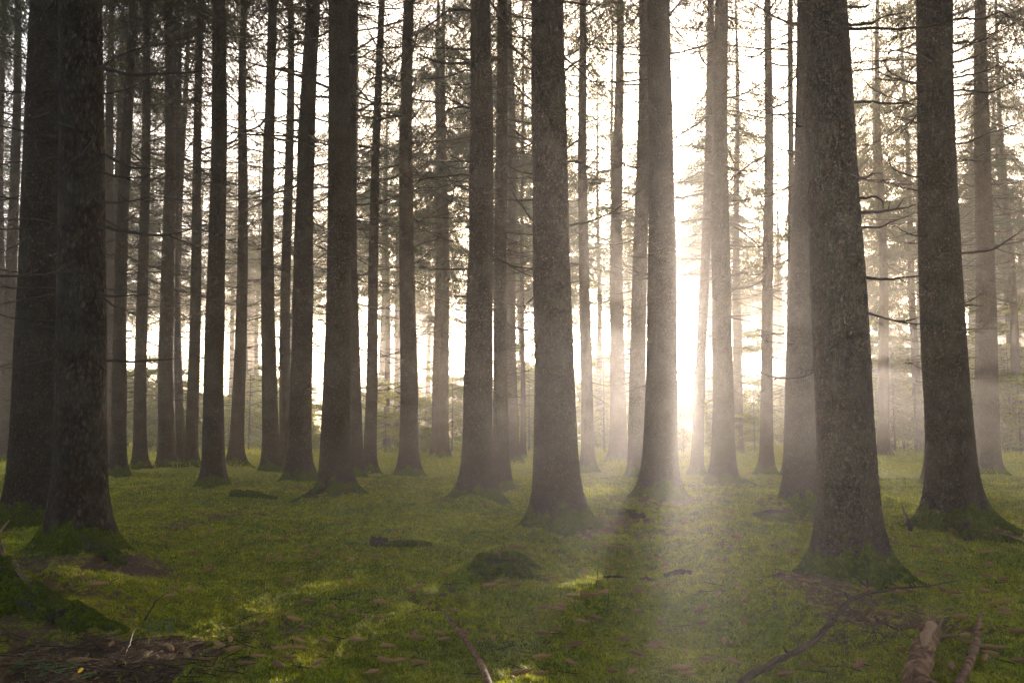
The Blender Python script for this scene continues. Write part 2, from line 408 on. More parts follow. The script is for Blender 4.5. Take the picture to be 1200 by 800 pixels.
def terrain(x, y, detail=True):
    x = np.asarray(x, float); y = np.asarray(y, float)
    d = np.sqrt(x * x + y * y)
    z = 0.26 * (fbm(x / 4.5, y / 4.5, 3, 2) - 0.5) + 0.17 * (fbm(x / 1.1, y / 1.3, 11, 2) - 0.5)
    z = z * np.clip(d / 6, 0.4, 1)
    for mx, my, r, h in mounds:
        q = ((x - mx) ** 2 + ((y - my) * 0.8) ** 2) / (r * r)
        z = z + 1.35 * h * np.exp(-np.minimum(q, 30))
    for t in tinfo:
        if t['d'] < 34:
            k = t['r'] * 2.6 + 0.18
            q = ((x - t['x']) ** 2 + (y - t['y']) ** 2) / (k * k)
            z = z + 0.06 * np.exp(-np.minimum(q, 30))
    lump = 1 - np.abs(2 * vn(x * 5.5, y * 4.2, 0.5, 21) - 1)
    lump2 = 1 - np.abs(2 * vn(x * 14, y * 11, 0.5, 23) - 1)
    fine = vn(x * 42, y * 36, 0.5, 27)
    f = np.clip(1.3 - d / 45, 0.15, 1)
    if detail:
        z = z + f * (0.10 * lump * fbm(x * 1.1, y * 1.1, 31, 2) * 1.6 + 0.034 * lump2 + 0.02 * fine - 0.075)
    return z, lump * 0.5 + lump2 * 0.5

def moss_mask(x, y):
    """1 moss, 0 bare litter"""
    m = 0.20 + 1.10 * fbm(x / 1.1, y / 1.9, 41, 4)
    d = np.sqrt(x * x + y * y)
    for t in tinfo:
        if t['d'] < 20:
            # litter collects round the feet, mostly on the viewer's side
            q = ((x - t['x']) ** 2 + (y - t['y'] + t['r'] * 1.6) ** 2) / (t['r'] * 3.4 + 0.12) ** 2
            m = m - 0.22 * np.exp(-np.minimum(q, 30))
    for px, py, r, k in ((110, 782, 0.6, 0.42), (30, 790, 0.5, 0.4), (190, 762, 0.3, 0.25), (160, 672, 0.35, 0.4), (340, 600, 0.8, 0.25), (720, 612, 0.9, 0.2), (430, 575, 1.6, 0.2),
                         (960, 690, 0.3, 0.35), (1180, 680, 0.6, 0.2), (880, 590, 1.2, 0.2), (600, 595, 1.2, 0.15)):
        g = on_ground(px, py)
        q = ((x - g[0]) ** 2 + (y - g[1]) ** 2) / (r * r)
        m = m - k * np.exp(-np.minimum(q, 30))
    return np.clip(m, 0, 1)

def gz(x, y): return float(terrain(np.array([x]), np.array([y]))[0][0])
def gpt(px, py):
    """first terrain point seen at a pixel"""
    d = ray(px, py); t0 = (-0.0 - CAM_H) / d[2]
    t = t0 * np.linspace(0.72, 1.2, 220)
    z = CAM_H + d[2] * t; h = terrain(d[0] * t, d[1] * t)[0]
    k = int(np.argmax(z < h)) if np.any(z < h) else 219
    return np.array([d[0] * t[k], d[1] * t[k], h[k]])

# ------------------------------------------------------------------ ground
def build_ground():
    ys = np.concatenate([np.linspace(-25, 1.5, 30)[:-1], 1.5 * (150 / 1.5) ** np.linspace(0, 1, 720)])
    t1 = np.linspace(-1, 1, 620); ex = np.linspace(0, 1, 34)[1:]
    a = np.maximum(0.72 * ys, 0) + 1.6
    X = a[:, None] * t1[None]
    E = a[:, None] + (150 - a[:, None]) * ex[None] ** 2.2
    X = np.concatenate([-E[:, ::-1], X, E], 1)
    Y = np.broadcast_to(ys[:, None], X.shape)
    x, y = X.ravel(), Y.ravel()
    z, lump = terrain(x, y)
    mo = moss_mask(x, y)
    mead = np.clip((np.sqrt(x * x + y * y) + 5 * (fbm(x / 3, y / 3, 61, 2) - 0.5) - 21) / 7, 0, 1)
    m, k = X.shape
    i = np.arange(m - 1)[:, None] * k; j = np.arange(k - 1)[None]
    F = np.stack([i + j, i + j + 1, i + k + j + 1, i + k + j], -1).reshape(-1, 4)
    me = mesh_np('forest_floor', np.stack([x, y, z], 1), F, GROUND, {'moss': mo, 'meadow': mead, 'lump': lump})
    o = link('ground', me); tag(o, 'forest floor of green moss with brown needle litter', kind='structure')
build_ground()

# ------------------------------------------------------------------ haze
def build_haze():
    x0, x1, y0, y1, z0, z1 = -152, 152, -27, 152, -1.6, 31
    V = [(x, y, z) for x in (x0, x1) for y in (y0, y1) for z in (z0, z1)]
    F = np.array([(0, 1, 3, 2), (4, 6, 7, 5), (0, 4, 5, 1), (2, 3, 7, 6), (0, 2, 6, 4), (1, 5, 7, 3)])
    m, n, out = new_mat('haze')
    v = N(n, 'ShaderNodeVolumePrincipled'); v.inputs['Color'].default_value = (1.0, 0.94, 0.885, 1)
    v.inputs['Density'].default_value = HAZE_DENSITY; v.inputs['Anisotropy'].default_value = HAZE_G
    n.links.new(v.outputs[0], out.inputs['Volume'])
    o = link('haze', mesh_np('haze', V, F, m, smooth=False)); tag(o, 'morning mist filling the forest', kind='stuff')
build_haze()

# ------------------------------------------------------------------ trees
def trunk_mesh(r, lean, seed, near, plated=False, spread=1.0, dirs=None):
    """stem with root collar; returns mesh, axis function, surface radius function"""
    q = np.random.default_rng(seed)
    if near == 1: n, zs = 110, np.concatenate([np.linspace(-0.3, 1.2, 60), np.linspace(1.2, 8, 200)[1:], np.linspace(8, H_TREE, 30)[1:]])
    elif near == 2: n, zs = 48, np.concatenate([np.linspace(-0.3, 1.2, 34), np.linspace(1.2, 14, 110)[1:], np.linspace(14, H_TREE, 18)[1:]])
    else: n, zs = 26, np.concatenate([np.linspace(-0.3, 1.2, 18), np.linspace(1.2, H_TREE, 46)[1:]])
    th = np.arange(n) * 2 * math.pi / n
    Z, T = np.meshgrid(zs, th, indexing='ij')
    tp = np.maximum(0.05, 1 - 0.0355 * (Z - 1.3))
    Rr = r * tp
    zz = np.maximum(Z, -0.15)
    fl = 0.19 * np.exp(-zz / 0.50) + 0.22 * np.exp(-zz / 0.16)
    nl = q.integers(5, 8)
    off = q.uniform(0, 6.28)
    lob = np.zeros_like(Z)
    for k in range(nl):
        c = off + k * 2 * math.pi / nl + q.uniform(-0.35, 0.35)
        a = q.uniform(0.4, 1.3) * spread; wdt = q.uniform(0.2, 0.38); hh = q.uniform(0.13, 0.26)
        d = np.angle(np.exp(1j * (T - c)))
        lob += a * np.exp(-(d / wdt) ** 2) * np.exp(-np.maximum(Z, -0.1) / hh) * 0.8 + 0.20 * np.exp(-(d / (wdt * 1.1)) ** 2) * np.exp(-zz / 0.6)
    for c, a in (dirs or []):
        d = np.angle(np.exp(1j * (T - c)))
        lob += a * np.exp(-(d / 0.3) ** 2) * np.exp(-zz / 0.16)
    Rr = Rr * (1 + fl + np.minimum(lob, 2.2))
    ct, st_ = np.cos(T), np.sin(T)
    # uneven section, slow swelling
    Rr = Rr * (1 + 0.07 * (vn(ct * 1.3 + 5, st_ * 1.3 + 5, Z * 0.9, seed) - 0.5) * 2)
    knot = np.zeros_like(Z)
    wh = []
    z = 0.9 + q.uniform(0, 0.3)
    while z < 15:
        wh.append(z); z += q.uniform(0.34, 0.56)
    if near:
        for z in wh:
            if z > (8 if near == 1 else 13): break
            for k in range(q.integers(3, 6)):
                c = q.uniform(0, 6.28); z1 = z + q.uniform(-0.05, 0.05)
                dd = (np.angle(np.exp(1j * (T - c))) * r) ** 2 + ((Z - z1) * 0.9) ** 2
                s = q.uniform(0.02, 0.036)
                g = np.exp(-dd / (s * s)); knot = np.maximum(knot, g); Rr += 0.010 * g
        a = 1.0 if near == 1 else 0.7
        # lifted bark scales
        f1 = vn(ct * r * 38, st_ * r * 38, Z * (17 if plated else 26), seed + 5)
        f2 = vn(ct * r * 90, st_ * r * 90, Z * 60, seed + 6)
        Rr += a * (0.010 if plated else 0.006) * (1 - np.abs(2 * f1 - 1)) + 0.004 * a * (f2 - 0.5)
    wig = q.uniform(-1, 1, 4)
    amp = min(0.05, r * 0.26)
    def axis(z):
        z = np.asarray(z, float)
        w0 = amp * (np.sin(z * 0.42 + wig[0] * 3) - math.sin(wig[0] * 3)); w1 = amp * (np.sin(z * 0.35 + wig[1] * 3) - math.sin(wig[1] * 3))
        return lean * z + w0, w1
    ax, ay = axis(Z)
    V = np.stack([ax + Rr * ct, ay + Rr * st_, Z], -1).reshape(-1, 3)
    m = len(zs)
    i = np.arange(m - 1)[:, None] * n; j = np.arange(n)[None]; j2 = (j + 1) % n
    F = np.stack([i + j, i + j2, i + n + j2, i + n + j], -1).reshape(-1, 4)
    mo = np.clip(0.95 - Z / (0.34 + 0.3 * r) + 0.5 * np.minimum(lob, 1) + 0.25 * (vn(ct * 2, st_ * 2, Z * 2, seed + 9) - 0.5), -0.4, 1.2)
    me = mesh_np('trunk', V, F, BARK_PLATED if plated else BARK, {'knot': knot.ravel(), 'moss': mo.ravel()})
    return me, axis, wh

def twig_curve(q, L, droop, up, side):
    t = np.linspace(0, 1, 11)
    x = L * t; z = L * (-droop * t + up * t ** 2.2); y = L * side * t ** 2 + 0.015 * np.cumsum(q.normal(0, 0.5, 11)) * L
    z = z + 0.012 * np.cumsum(q.normal(0, 0.6, 11)) * L
    return np.stack([x, y, z], 1)
def dead_branch_mesh(seed):
    q = np.random.default_rng(500 + seed)
    b = MB(); P = twig_curve(q, 1.0, q.uniform(0.05, 0.45), q.uniform(0.0, 0.55), q.uniform(-0.35, 0.35))
    b.tube(P, np.linspace(0.017, 0.004, 11), 5)
    for k in range(q.integers(2, 8)):
        i = q.integers(3, 10); s = 1 if k % 2 else -1
        l = q.uniform(0.12, 0.42) * (1.15 - i / 11)
        a = q.uniform(0.5, 1.1) * s
        t = np.linspace(0, 1, 5)
        Q = P[i] + np.stack([l * t * math.cos(a), l * t * math.sin(a), -l * t * q.uniform(-0.2, 0.5) + l * 0.25 * t ** 2], 1)
        b.tube(Q, np.linspace(0.008, 0.0028, 5), 4)
    return b.mesh('branch', DEAD)
BRANCH = [dead_branch_mesh(k) for k in range(16)]

def foliage_twig(b, q, P0, dirv, L, quads, tone, size=1.0):
    """needle clumps hanging along a twig"""
    m = max(3, int(L / (0.11 * size)))
    t = (np.arange(m) + 0.5) / m
    P = P0 + dirv * (L * t)[:, None] + np.array([0, 0, -0.35 * L]) * (t ** 2)[:, None]
    for rep in range(quads):
        D = dirv + q.normal(0, 0.26, (m, 3)); D[:, 2] -= 0.45; D /= np.linalg.norm(D, axis=1)[:, None]
        W = np.cross(D, q.normal(0, 1, (m, 3))); W /= np.linalg.norm(W, axis=1)[:, None] + 1e-9
        l = q.uniform(0.12, 0.26, m)[:, None] * size; wd = q.uniform(0.006, 0.013, m)[:, None] * size
        V = np.stack([P, P + D * l * 0.45 + W * wd, P + D * l, P + D * l * 0.45 - W * wd], 1).reshape(-1, 3)
        F = np.arange(m * 4).reshape(m, 4)
        b.add(V, F, None, np.repeat(np.clip(tone + q.normal(0, 0.15, m), 0, 1), 4))

def crown_mesh(seed, z0, Hh=H_TREE, step=0.5, maxL=3.1, nb=(4, 7), size=1.2, mat=None, mid=0.25, rw=0.018, quads=3, slope=0.30):
    q = np.random.default_rng(900 + seed); f = MB(); wd = MB()
    z = z0
    while z < Hh - 0.3:
        for k in range(q.integers(*nb)):
            a = q.uniform(0, 6.28); L = min(maxL, 0.22 + (Hh - z) * slope) * q.uniform(0.65, 1.12)
            zz = z + q.uniform(-0.15, 0.15)
            t = np.linspace(0, 1, 7)
            up = 0.25 if z > Hh * 0.75 else -0.05
            rad = L * t; dz = L * (up * t - 0.42 * t ** 1.6 + 0.22 * t ** 3)
            P = np.stack([rad * math.cos(a), rad * math.sin(a), zz + dz], 1)
            wd.tube(P, np.linspace(rw, 0.004, 7), 3, cap=False)
            s0 = mid if z > z0 + 2.5 else q.uniform(0.3, 0.7)
            m = max(3, int(L * (1 - s0) / (0.15 * size / 1.35)))
            tone = q.uniform(0.1, 0.8)
            for i, u in enumerate(np.linspace(s0, 1, m)):
                pp = np.array([np.interp(u, t, P[:, c]) for c in range(3)])
                for s in (-1, 1):
                    aa = a + s * q.uniform(0.6, 1.15)
                    dv = np.array([math.cos(aa), math.sin(aa), q.uniform(-0.9, -0.15)]); dv /= np.linalg.norm(dv)
                    l = L * 0.22 * (1.25 - u) + 0.16 * size
                    foliage_twig(f, q, pp, dv, l, quads, tone, size)
        z += step * q.uniform(0.8, 1.2)
    nV = f.n; mats = [mat or NEEDLE, DEAD]
    VV = np.vstack(f.V + wd.V); F = np.vstack([np.vstack(f.F4), np.vstack(wd.F4) + nV])
    mi = np.concatenate([np.zeros(sum(len(x) for x in f.F4)), np.ones(sum(len(x) for x in wd.F4))])
    return mesh_np('crown', VV, F, mats, {'tone': np.concatenate(f.A + wd.A)}, False, mi)
DENSE = [crown_mesh(20 + k, z0, maxL=3.2, nb=(4, 8), step=0.45, slope=0.36) for k, z0 in enumerate((14.5, 15.5, 13.5))]
CROWNS = [crown_mesh(k, z0) for k, z0 in enumerate((8.0, 9.5, 12.0, 7.5, 10.5))]
def twig_mass_mesh(seed, z0=2.0, z1=14.5, cnt=220):
    """fine dead twigs all along a far stem"""
    q = np.random.default_rng(1300 + seed); b = MB()
    for k in range(cnt):
        z = q.uniform(z0, z1); a = q.uniform(0, 6.28); L = q.uniform(0.35, 0.8) + 1.1 * (z / 13) * q.uniform(0.3, 1)
        P = twig_curve(q, L, q.uniform(0.1, 0.4), q.uniform(0, 0.5), q.uniform(-0.2, 0.2))[::2]
        c, s = math.cos(a), math.sin(a)
        P = np.stack([P[:, 0] * c - P[:, 1] * s, P[:, 0] * s + P[:, 1] * c, P[:, 2] + z], 1)
        b.tube(P, np.linspace(0.011, 0.004, 6), 3, cap=False)
    return b.mesh('dead_twigs', DEAD)
TWIGS = [twig_mass_mesh(k) for k in range(4)]

def make_tree(t, idx, label, group=None, share=None):
    near = t.get('near', 0)
    z = gz(t['x'], t['y']) if t['d'] < 60 else 0.0
    z -= 0.05
    e = bpy.data.objects.new('spruce_tree', None); C.objects.link(e)
    e.location = (t['x'], t['y'], z); e.empty_display_size = 0.3
    tag(e, label, 'tree', group)
    q = np.random.default_rng(2000 + idx)
    if share:
        me, axis, wh = share
    else:
        me, axis, wh = trunk_mesh(t['r'], t['lean'], 40 + idx, near, t.get('plated', False), t.get('spread', 1.0), t.get('dirs'))
    link('trunk', me, e)
    cm = CROWNS[idx % 5]
    zc = (8.0, 9.5, 12.0, 7.5, 10.5)[idx % 5]
    if t['d'] > 75: cm = DENSE[idx % 3]
    if t['d'] < 33:
        cm = DENSE[idx % 3]; zc = (14.5, 15.5, 13.5)[idx % 3]
    cr = link('crown', cm, e, rot=(0, math.atan(t['lean']), q.uniform(0, 6.28)))
    if t['lean']: cr.rotation_euler = (Matrix.Rotation(math.atan(t['lean']), 3, 'Y') @ Matrix.Rotation(q.uniform(0, 6.28), 3, 'Z')).to_euler()
    d = t['d']
    if d > 40 or share:
        tw = link('dead_twigs', TWIGS[idx % 4], e); tw['kind'] = 'stuff'
        tw.rotation_euler = (Matrix.Rotation(math.atan(t['lean']), 3, 'Y') @ Matrix.Rotation(q.uniform(0, 6.28), 3, 'Z')).to_euler()
        return e
    ztop = min(zc + 1.5, 1.3 + 0.55 * d)
    if d > 14:
        tw = link('dead_twigs', TWIGS[idx % 4], e); tw['kind'] = 'stuff'
        tw.rotation_euler = (Matrix.Rotation(math.atan(t['lean']), 3, 'Y') @ Matrix.Rotation(q.uniform(0, 6.28), 3, 'Z')).to_euler()
    zlo = {1: 1.6, 2: 1.8}.get(near, 1.6)
    cand = []
    for zz in wh:
        if zlo < zz < ztop:
            for k in range(q.integers(2, 5)): cand.append(zz + q.uniform(-0.06, 0.06))
    q.shuffle(cand)
    cap = 34 if near == 1 else 44
    for zz in cand[:cap]:
        a = q.uniform(0, 6.28)
        hgt = min(1.0, zz / 9)
        L = q.uniform(0.3, 0.7) + q.uniform(0.3, 1.7) * hgt
        if near == 1:
            L = L * 0.75 if q.random() < 0.5 else q.uniform(0.06, 0.2)
        ax, ay = axis(zz); rr = t['r'] * taper(zz) * 0.9
        b = link('branch', BRANCH[q.integers(16)], e, (ax + rr * math.cos(a), ay + rr * math.sin(a), zz), (0, q.uniform(-0.35, 0.3), a), (L, L * q.choice([-1, 1]), L * q.choice([1, 1, 1, 0.6])))
        if near == 1 and L < 0.25: b.scale = (L, L * 2.2, L * 2.2)
    t['root'] = e; t['axis'] = axis
    return e

opts = {0: dict(spread=0.9), 2: dict(spread=1.3), 52: dict(spread=1.25), 60: dict(spread=1.1, dirs=[(-0.35, 0.8)]), 31: dict(spread=1.1, dirs=[(-1.45, 1.1), (-2.7, 0.9), (-0.4, 0.8)]), 21: dict(spread=1.1)}
for i, t in enumerate(tinfo):
    t.update(opts.get(i, {}))
    make_tree(t, i, t['label'])

# long mossy surface roots, parts of their trees
def add_root(ti, pts, rads, seed):
    t = tinfo[ti]; e = t['root']; b = MB()
    P = [gpt(*p) for p in pts]; P = np.array(P)
    P[0] = (t['x'] * 0.75 + P[1][0] * 0.25, t['y'] * 0.8 + P[1][1] * 0.2, e.location.z + 0.16)
    P[1:, 2] += np.array(rads[1:]) * 0.1
    s = np.linspace(0, len(P) - 1, 26); k = np.arange(len(P))
    Q = np.stack([np.interp(s, k, P[:, c]) for c in range(3)], 1)
    q = np.random.default_rng(seed); Q[:, 0] += 0.01 * np.cumsum(q.normal(0, 0.6, 26)); Q[:, 1] += 0.008 * np.cumsum(q.normal(0, 0.6, 26))
    b.tube(Q, np.interp(s, k, rads), 18, wob=0.5, seed=seed)
    V = np.vstack(b.V) - np.array(e.location)
    n = len(V)
    me = mesh_np('root', V, [np.vstack(b.F4), np.vstack(b.F3)], BARK, {'knot': np.zeros(n), 'moss': np.full(n, 0.55)})
    link('root', me, e)
add_root(60, [(1128, 622), (1142, 632), (1160, 634), (1182, 636), (1204, 640)], [0.13, 0.10, 0.075, 0.05, 0.02], 1)
add_root(60, [(1132, 606), (1150, 610), (1172, 620), (1196, 628)], [0.10, 0.07, 0.045, 0.02], 2)
add_root(2, [(-10, 702), (30, 712), (70, 724), (108, 734), (150, 742)], [0.20, 0.15, 0.11, 0.08, 0.03], 3)
add_root(0, [(112, 640), (128, 652), (146, 662)], [0.12, 0.08, 0.03], 4)
add_root(45, [(855, 562), (870, 566), (884, 570)], [0.12, 0.09, 0.03], 6)
add_root(52, [(1010, 672), (1030, 684), (1052, 690)], [0.13, 0.09, 0.03], 7)
add_root(21, [(378, 575), (362, 582), (345, 588)], [0.11, 0.07, 0.03], 8)

# long dead branches read from the photograph: tree index, depth side (towards/away), pixels along it, base radius
LONG = [
 (0, -0.1, [(118, 80), (150, 88), (215, 85), (240, 83)], 0.016), (0, 0.1, [(118, 80), (145, 62), (178, 52)], 0.011),
 (0, 0.2, [(118, 180), (150, 196), (190, 196)], 0.012), (0, -0.15, [(118, 265), (145, 274), (195, 280), (228, 274)], 0.015),
 (0, -0.2, [(118, 345), (135, 348), (175, 346)], 0.013), (0, -0.25, [(118, 348), (132, 358), (148, 362)], 0.010),
 (0, 0.1, [(118, 422), (160, 425), (210, 420)], 0.012), (0, -0.2, [(85, 68), (62, 50), (55, 48)], 0.010),
 (0, -0.3, [(90, 150), (65, 146), (58, 128)], 0.010), (0, -0.3, [(112, 160), (100, 178), (82, 190)], 0.009),
 (1, -0.3, [(70, 103), (45, 108), (0, 107), (-20, 108)], 0.013), (1, -0.3, [(60, 132), (40, 138), (0, 131)], 0.012),
 (1, -0.3, [(74, 162), (45, 158), (0, 146), (-20, 142)], 0.015), (1, -0.3, [(70, 182), (45, 189), (0, 188)], 0.012),
 (1, -0.3, [(65, 262), (35, 256), (0, 260)], 0.012), (1, -0.3, [(62, 345), (30, 351), (-10, 360)], 0.013),
 (1, -0.3, [(60, 420), (35, 426), (0, 432)], 0.012), (1, -0.35, [(65, 262), (40, 278), (0, 297)], 0.010),
 (1, -0.3, [(38, 572), (20, 588), (0, 596)], 0.010), (1, -0.35, [(70, 75), (40, 72), (0, 60)], 0.011),
 (31, -0.1, [(545, 12), (525, 12), (508, 26), (490, 40), (478, 46)], 0.017), (31, 0.1, [(545, 58), (520, 57), (490, 54), (455, 52)], 0.014),
 (31, -0.1, [(545, 82), (530, 90), (505, 94), (478, 95)], 0.012), (31, 0.1, [(545, 125), (525, 116), (510, 100)], 0.012),
 (31, -0.2, [(542, 125), (524, 128), (522, 148), (528, 166)], 0.012), (31, 0.0, [(545, 189), (530, 190), (518, 189)], 0.011),
 (31, 0.1, [(543, 205), (525, 208), (500, 210), (470, 217)], 0.013), (31, -0.1, [(543, 218), (532, 218), (530, 238), (520, 242), (490, 260)], 0.012),
 (31, 0.0, [(541, 315), (520, 316), (490, 312)], 0.014), (31, 0.0, [(541, 378), (536, 372), (532, 375)], 0.011),
 (31, 0.1, [(571, 268), (585, 275), (600, 281), (620, 290)], 0.010), (31, 0.1, [(571, 180), (588, 195), (605, 225)], 0.011),
 (37, -0.3, [(641, 82), (628, 70), (622, 48)], 0.013), (37, -0.3, [(665, 82), (678, 73), (690, 68)], 0.013),
 (37, -0.35, [(646, 148), (634, 120), (626, 85), (622, 48)], 0.009), (37, -0.35, [(652, 195), (668, 170), (680, 105)], 0.008),
 (37, -0.3, [(646, 220), (640, 190), (630, 120)], 0.007), (37, -0.2, [(640, 272), (622, 258), (604, 232), (596, 222)], 0.013),
 (37, -0.1, [(655, 268), (690, 260), (720, 248), (760, 216)], 0.013), (37, 0.0, [(676, 190), (688, 194), (698, 200)], 0.012),
 (37, 0.1, [(632, 84), (620, 80), (612, 79)], 0.011), (37, 0.1, [(634, 2), (612, 0), (600, 3)], 0.012), (37, 0.1, [(669, 3), (690, 5), (700, 4)], 0.012),
 (37, 0.0, [(633, 370), (622, 366), (600, 368)], 0.010), (37, 0.0, [(633, 216), (622, 210), (616, 208)], 0.010),
 (52, 0.1, [(1003, 120), (1030, 120), (1064, 119), (1082, 124)], 0.010), (52, 0.0, [(1003, 210), (1020, 206), (1038, 200)], 0.011),
 (52, -0.1, [(1003, 250), (1035, 246), (1075, 238)], 0.013), (52, 0.0, [(1003, 235), (1025, 232), (1036, 237), (1035, 245)], 0.010),
 (52, 0.1, [(1003, 266), (1030, 266), (1052, 258)], 0.010), (52, 0.05, [(1003, 322), (1040, 327), (1088, 320)], 0.012), (52, 0.0, [(1003, 386), (1010, 387)], 0.012),
 (52, 0.1, [(994, 28), (1020, 28), (1035, 18), (1062, 14)], 0.012), (52, 0.1, [(994, 8), (1015, 4), (1020, -5)], 0.010),
 (51, -0.2, [(925, 28), (905, 18), (880, 3), (872, -6)], 0.014), (51, -0.2, [(928, 134), (905, 134), (885, 131)], 0.014), (51, 0.0, [(928, 82), (918, 100), (905, 108)], 0.011),
 (51, 0.0, [(928, 178), (905, 170), (890, 152)], 0.010), (51, -0.1, [(924, 325), (915, 332), (900, 337)], 0.010), (51, -0.1, [(935, 265), (926, 272), (914, 281)], 0.010), (51, -0.1, [(926, 388), (915, 392), (868, 380)], 0.010),
 (51, 0.1, [(926, 50), (905, 58), (858, 75)], 0.011),
 (60, -0.2, [(1096, 75), (1080, 68), (1060, 62), (1041, 58)], 0.013), (60, -0.1, [(1084, 98), (1068, 98), (1052, 90), (1040, 83)], 0.013),
 (60, 0.0, [(1084, 114), (1062, 118), (1028, 106), (1008, 88)], 0.010), (60, 0.0, [(1086, 146), (1072, 146), (1047, 137)], 0.010),
 (60, 0.0, [(1087, 208), (1066, 206), (1046, 198), (1040, 180)], 0.011), (60, 0.0, [(1087, 224), (1060, 220), (1030, 212)], 0.010),
 (60, -0.1, [(1087, 276), (1070, 275), (1050, 265)], 0.010), (60, -0.1, [(1088, 341), (1080, 330), (1074, 324)], 0.010), (60, 0.0, [(1088, 348), (1075, 346), (1065, 344)], 0.010),
 (60, 0.0, [(1125, 72), (1145, 65), (1160, 55), (1200, 40)], 0.012), (60, 0.0, [(1126, 90), (1150, 84), (1180, 70)], 0.011), (60, 0.0, [(1133, 296), (1165, 293), (1190, 275), (1205, 262)], 0.012),
 (60, 0.0, [(1126, 22), (1150, 24), (1175, 14)], 0.012), (60, 0.0, [(1127, 50), (1150, 48), (1200, 20)], 0.011), (60, 0.0, [(1128, 105), (1160, 110), (1200, 90)], 0.010),
 (60, 0.1, [(1130, 168), (1150, 160), (1170, 148)], 0.010), (60, 0.1, [(1132, 358), (1150, 357)], 0.011),
 (14, 0.0, [(240, 37), (222, 34), (205, 18), (198, 2)], 0.012), (14, 0.0, [(240, 72), (222, 70), (200, 62)], 0.011), (14, 0.0, [(240, 348), (225, 345), (200, 355)], 0.010),
 (14, 0.0, [(258, 140), (290, 142), (330, 137), (357, 122)], 0.012), (14, 0.0, [(240, 108), (225, 110), (204, 92)], 0.010),
 (20, 0.0, [(360, 46), (330, 48), (300, 47), (282, 49)], 0.014), (20, 0.0, [(360, 18), (342, 28), (328, 37)], 0.012), (20, 0.0, [(346, 272), (320, 288), (300, 292)], 0.012),
 (20, 0.0, [(360, 82), (352, 74), (346, 64)], 0.010), (20, 0.0, [(346, 212), (325, 222), (295, 224)], 0.010),
 (21, 0.0, [(380, 192), (360, 198), (340, 212), (320, 222)], 0.012), (21, 0.0, [(422, 128), (445, 130), (470, 128)], 0.011), (21, 0.0, [(422, 18), (450, 18), (475, 14)], 0.011),
 (21, 0.0, [(385, 90), (372, 94)], 0.014), (21, 0.0, [(380, 340), (372, 343), (364, 340)], 0.011), (21, 0.0, [(378, 462), (366, 463)], 0.010),
 (21, 0.0, [(422, 68), (440, 58), (480, 55), (545, 60)], 0.012),
 (48, 0.0, [(897, 232), (880, 222), (868, 216), (845, 206)], 0.010), (48, 0.0, [(897, 388), (880, 386), (860, 378)], 0.010), (48, 0.0, [(897, 210), (885, 200), (870, 186)], 0.011),
 (45, 0.0, [(858, 262), (880, 270), (895, 262)], 0.010), (45, 0.0, [(838, 48), (815, 62), (792, 66)], 0.012), (45, 0.0, [(857, 72), (875, 74), (893, 66)], 0.012), (45, 0.0, [(857, 110), (875, 110), (895, 112)], 0.010),
 (42, 0.0, [(790, 182), (810, 180), (822, 182)], 0.010), (42, 0.0, [(790, 232), (810, 222)], 0.010),
]
for ti, dy, px, r in LONG:
    t = tinfo[ti]; e = t['root']
    m = len(px); P = []
    for k, p in enumerate(px):
        P.append(at_depth(p[0], p[1], t['y'] + dy * (0.3 + k * 0.9) + (0.0 if k == 0 else 0)))
    P = np.array(P)
    s = np.linspace(0, m - 1, 6 * m); k = np.arange(m)
    # smooth interpolation
    Q = np.stack([np.interp(s, k, P[:, c]) for c in range(3)], 1)
    for _ in range(3): Q[1:-1] = (Q[:-2] + 2 * Q[1:-1] + Q[2:]) / 4
    q = np.random.default_rng(int(px[0][0] * 7 + px[0][1]))
    Q += np.cumsum(q.normal(0, 0.0035, Q.shape), 0)
    # root the branch inside the stem
    zc = Q[0, 2] - e.location.z; ax, ay = t['axis'](zc)
    inner = np.array([e.location.x + float(ax), e.location.y + float(ay), Q[0, 2] - 0.02])
    v = inner - Q[0]; dist = np.linalg.norm(v)
    st = Q[0] + v * min(1, max(0.0, (dist - t['r'] * 0.35) / (dist + 1e-6)))
    Q = np.vstack([st, Q]) - np.array(e.location)
    r *= 1.3; b = MB(); b.tube(Q, np.linspace(r * 1.1, r * 0.3, len(Q)), 7, wob=0.15, seed=3)
    Ln = np.linalg.norm(Q[-1] - Q[0])
    for j in range(int(q.integers(0, 3 if Ln > 0.5 else 1))):
        i = q.integers(len(Q) // 2, len(Q) - 1); l = Ln * q.uniform(0.12, 0.3); tt = np.linspace(0, 1, 5)[:, None]
        D = (Q[i] - Q[i - 1]) / (np.linalg.norm(Q[i] - Q[i - 1]) + 1e-9) * 0.8 + q.normal(0, 0.5, 3); D /= np.linalg.norm(D)
        b.tube(Q[i] + D * l * tt, np.linspace(r * 0.4, r * 0.15, 5), 4)
    link('branch', b.mesh('branch', DEAD), e)

# low hanging live spray on the dark right trunk
def live_spray(ti, px, py, seed):
    t = tinfo[ti]; e = t['root']; q = np.random.default_rng(seed); b = MB()
    P0 = at_depth(px, py, t['y'] + 0.3) - np.array(e.location)
    for k in range(16):
        a = math.pi + q.uniform(-0.9, 0.9); dv = np.array([math.cos(a), math.sin(a), q.uniform(-0.9, -0.1)]); dv /= np.linalg.norm(dv)
        foliage_twig(b, q, P0 + np.array([-0.02 * k, 0, -0.01 * k]), dv, q.uniform(0.15, 0.32), 3, 0.3, 0.5)
    link('needle_spray', b.mesh('needle_spray', NEEDLE), e)
live_spray(60, 1080, 12, 4); live_spray(60, 1078, 30, 5)

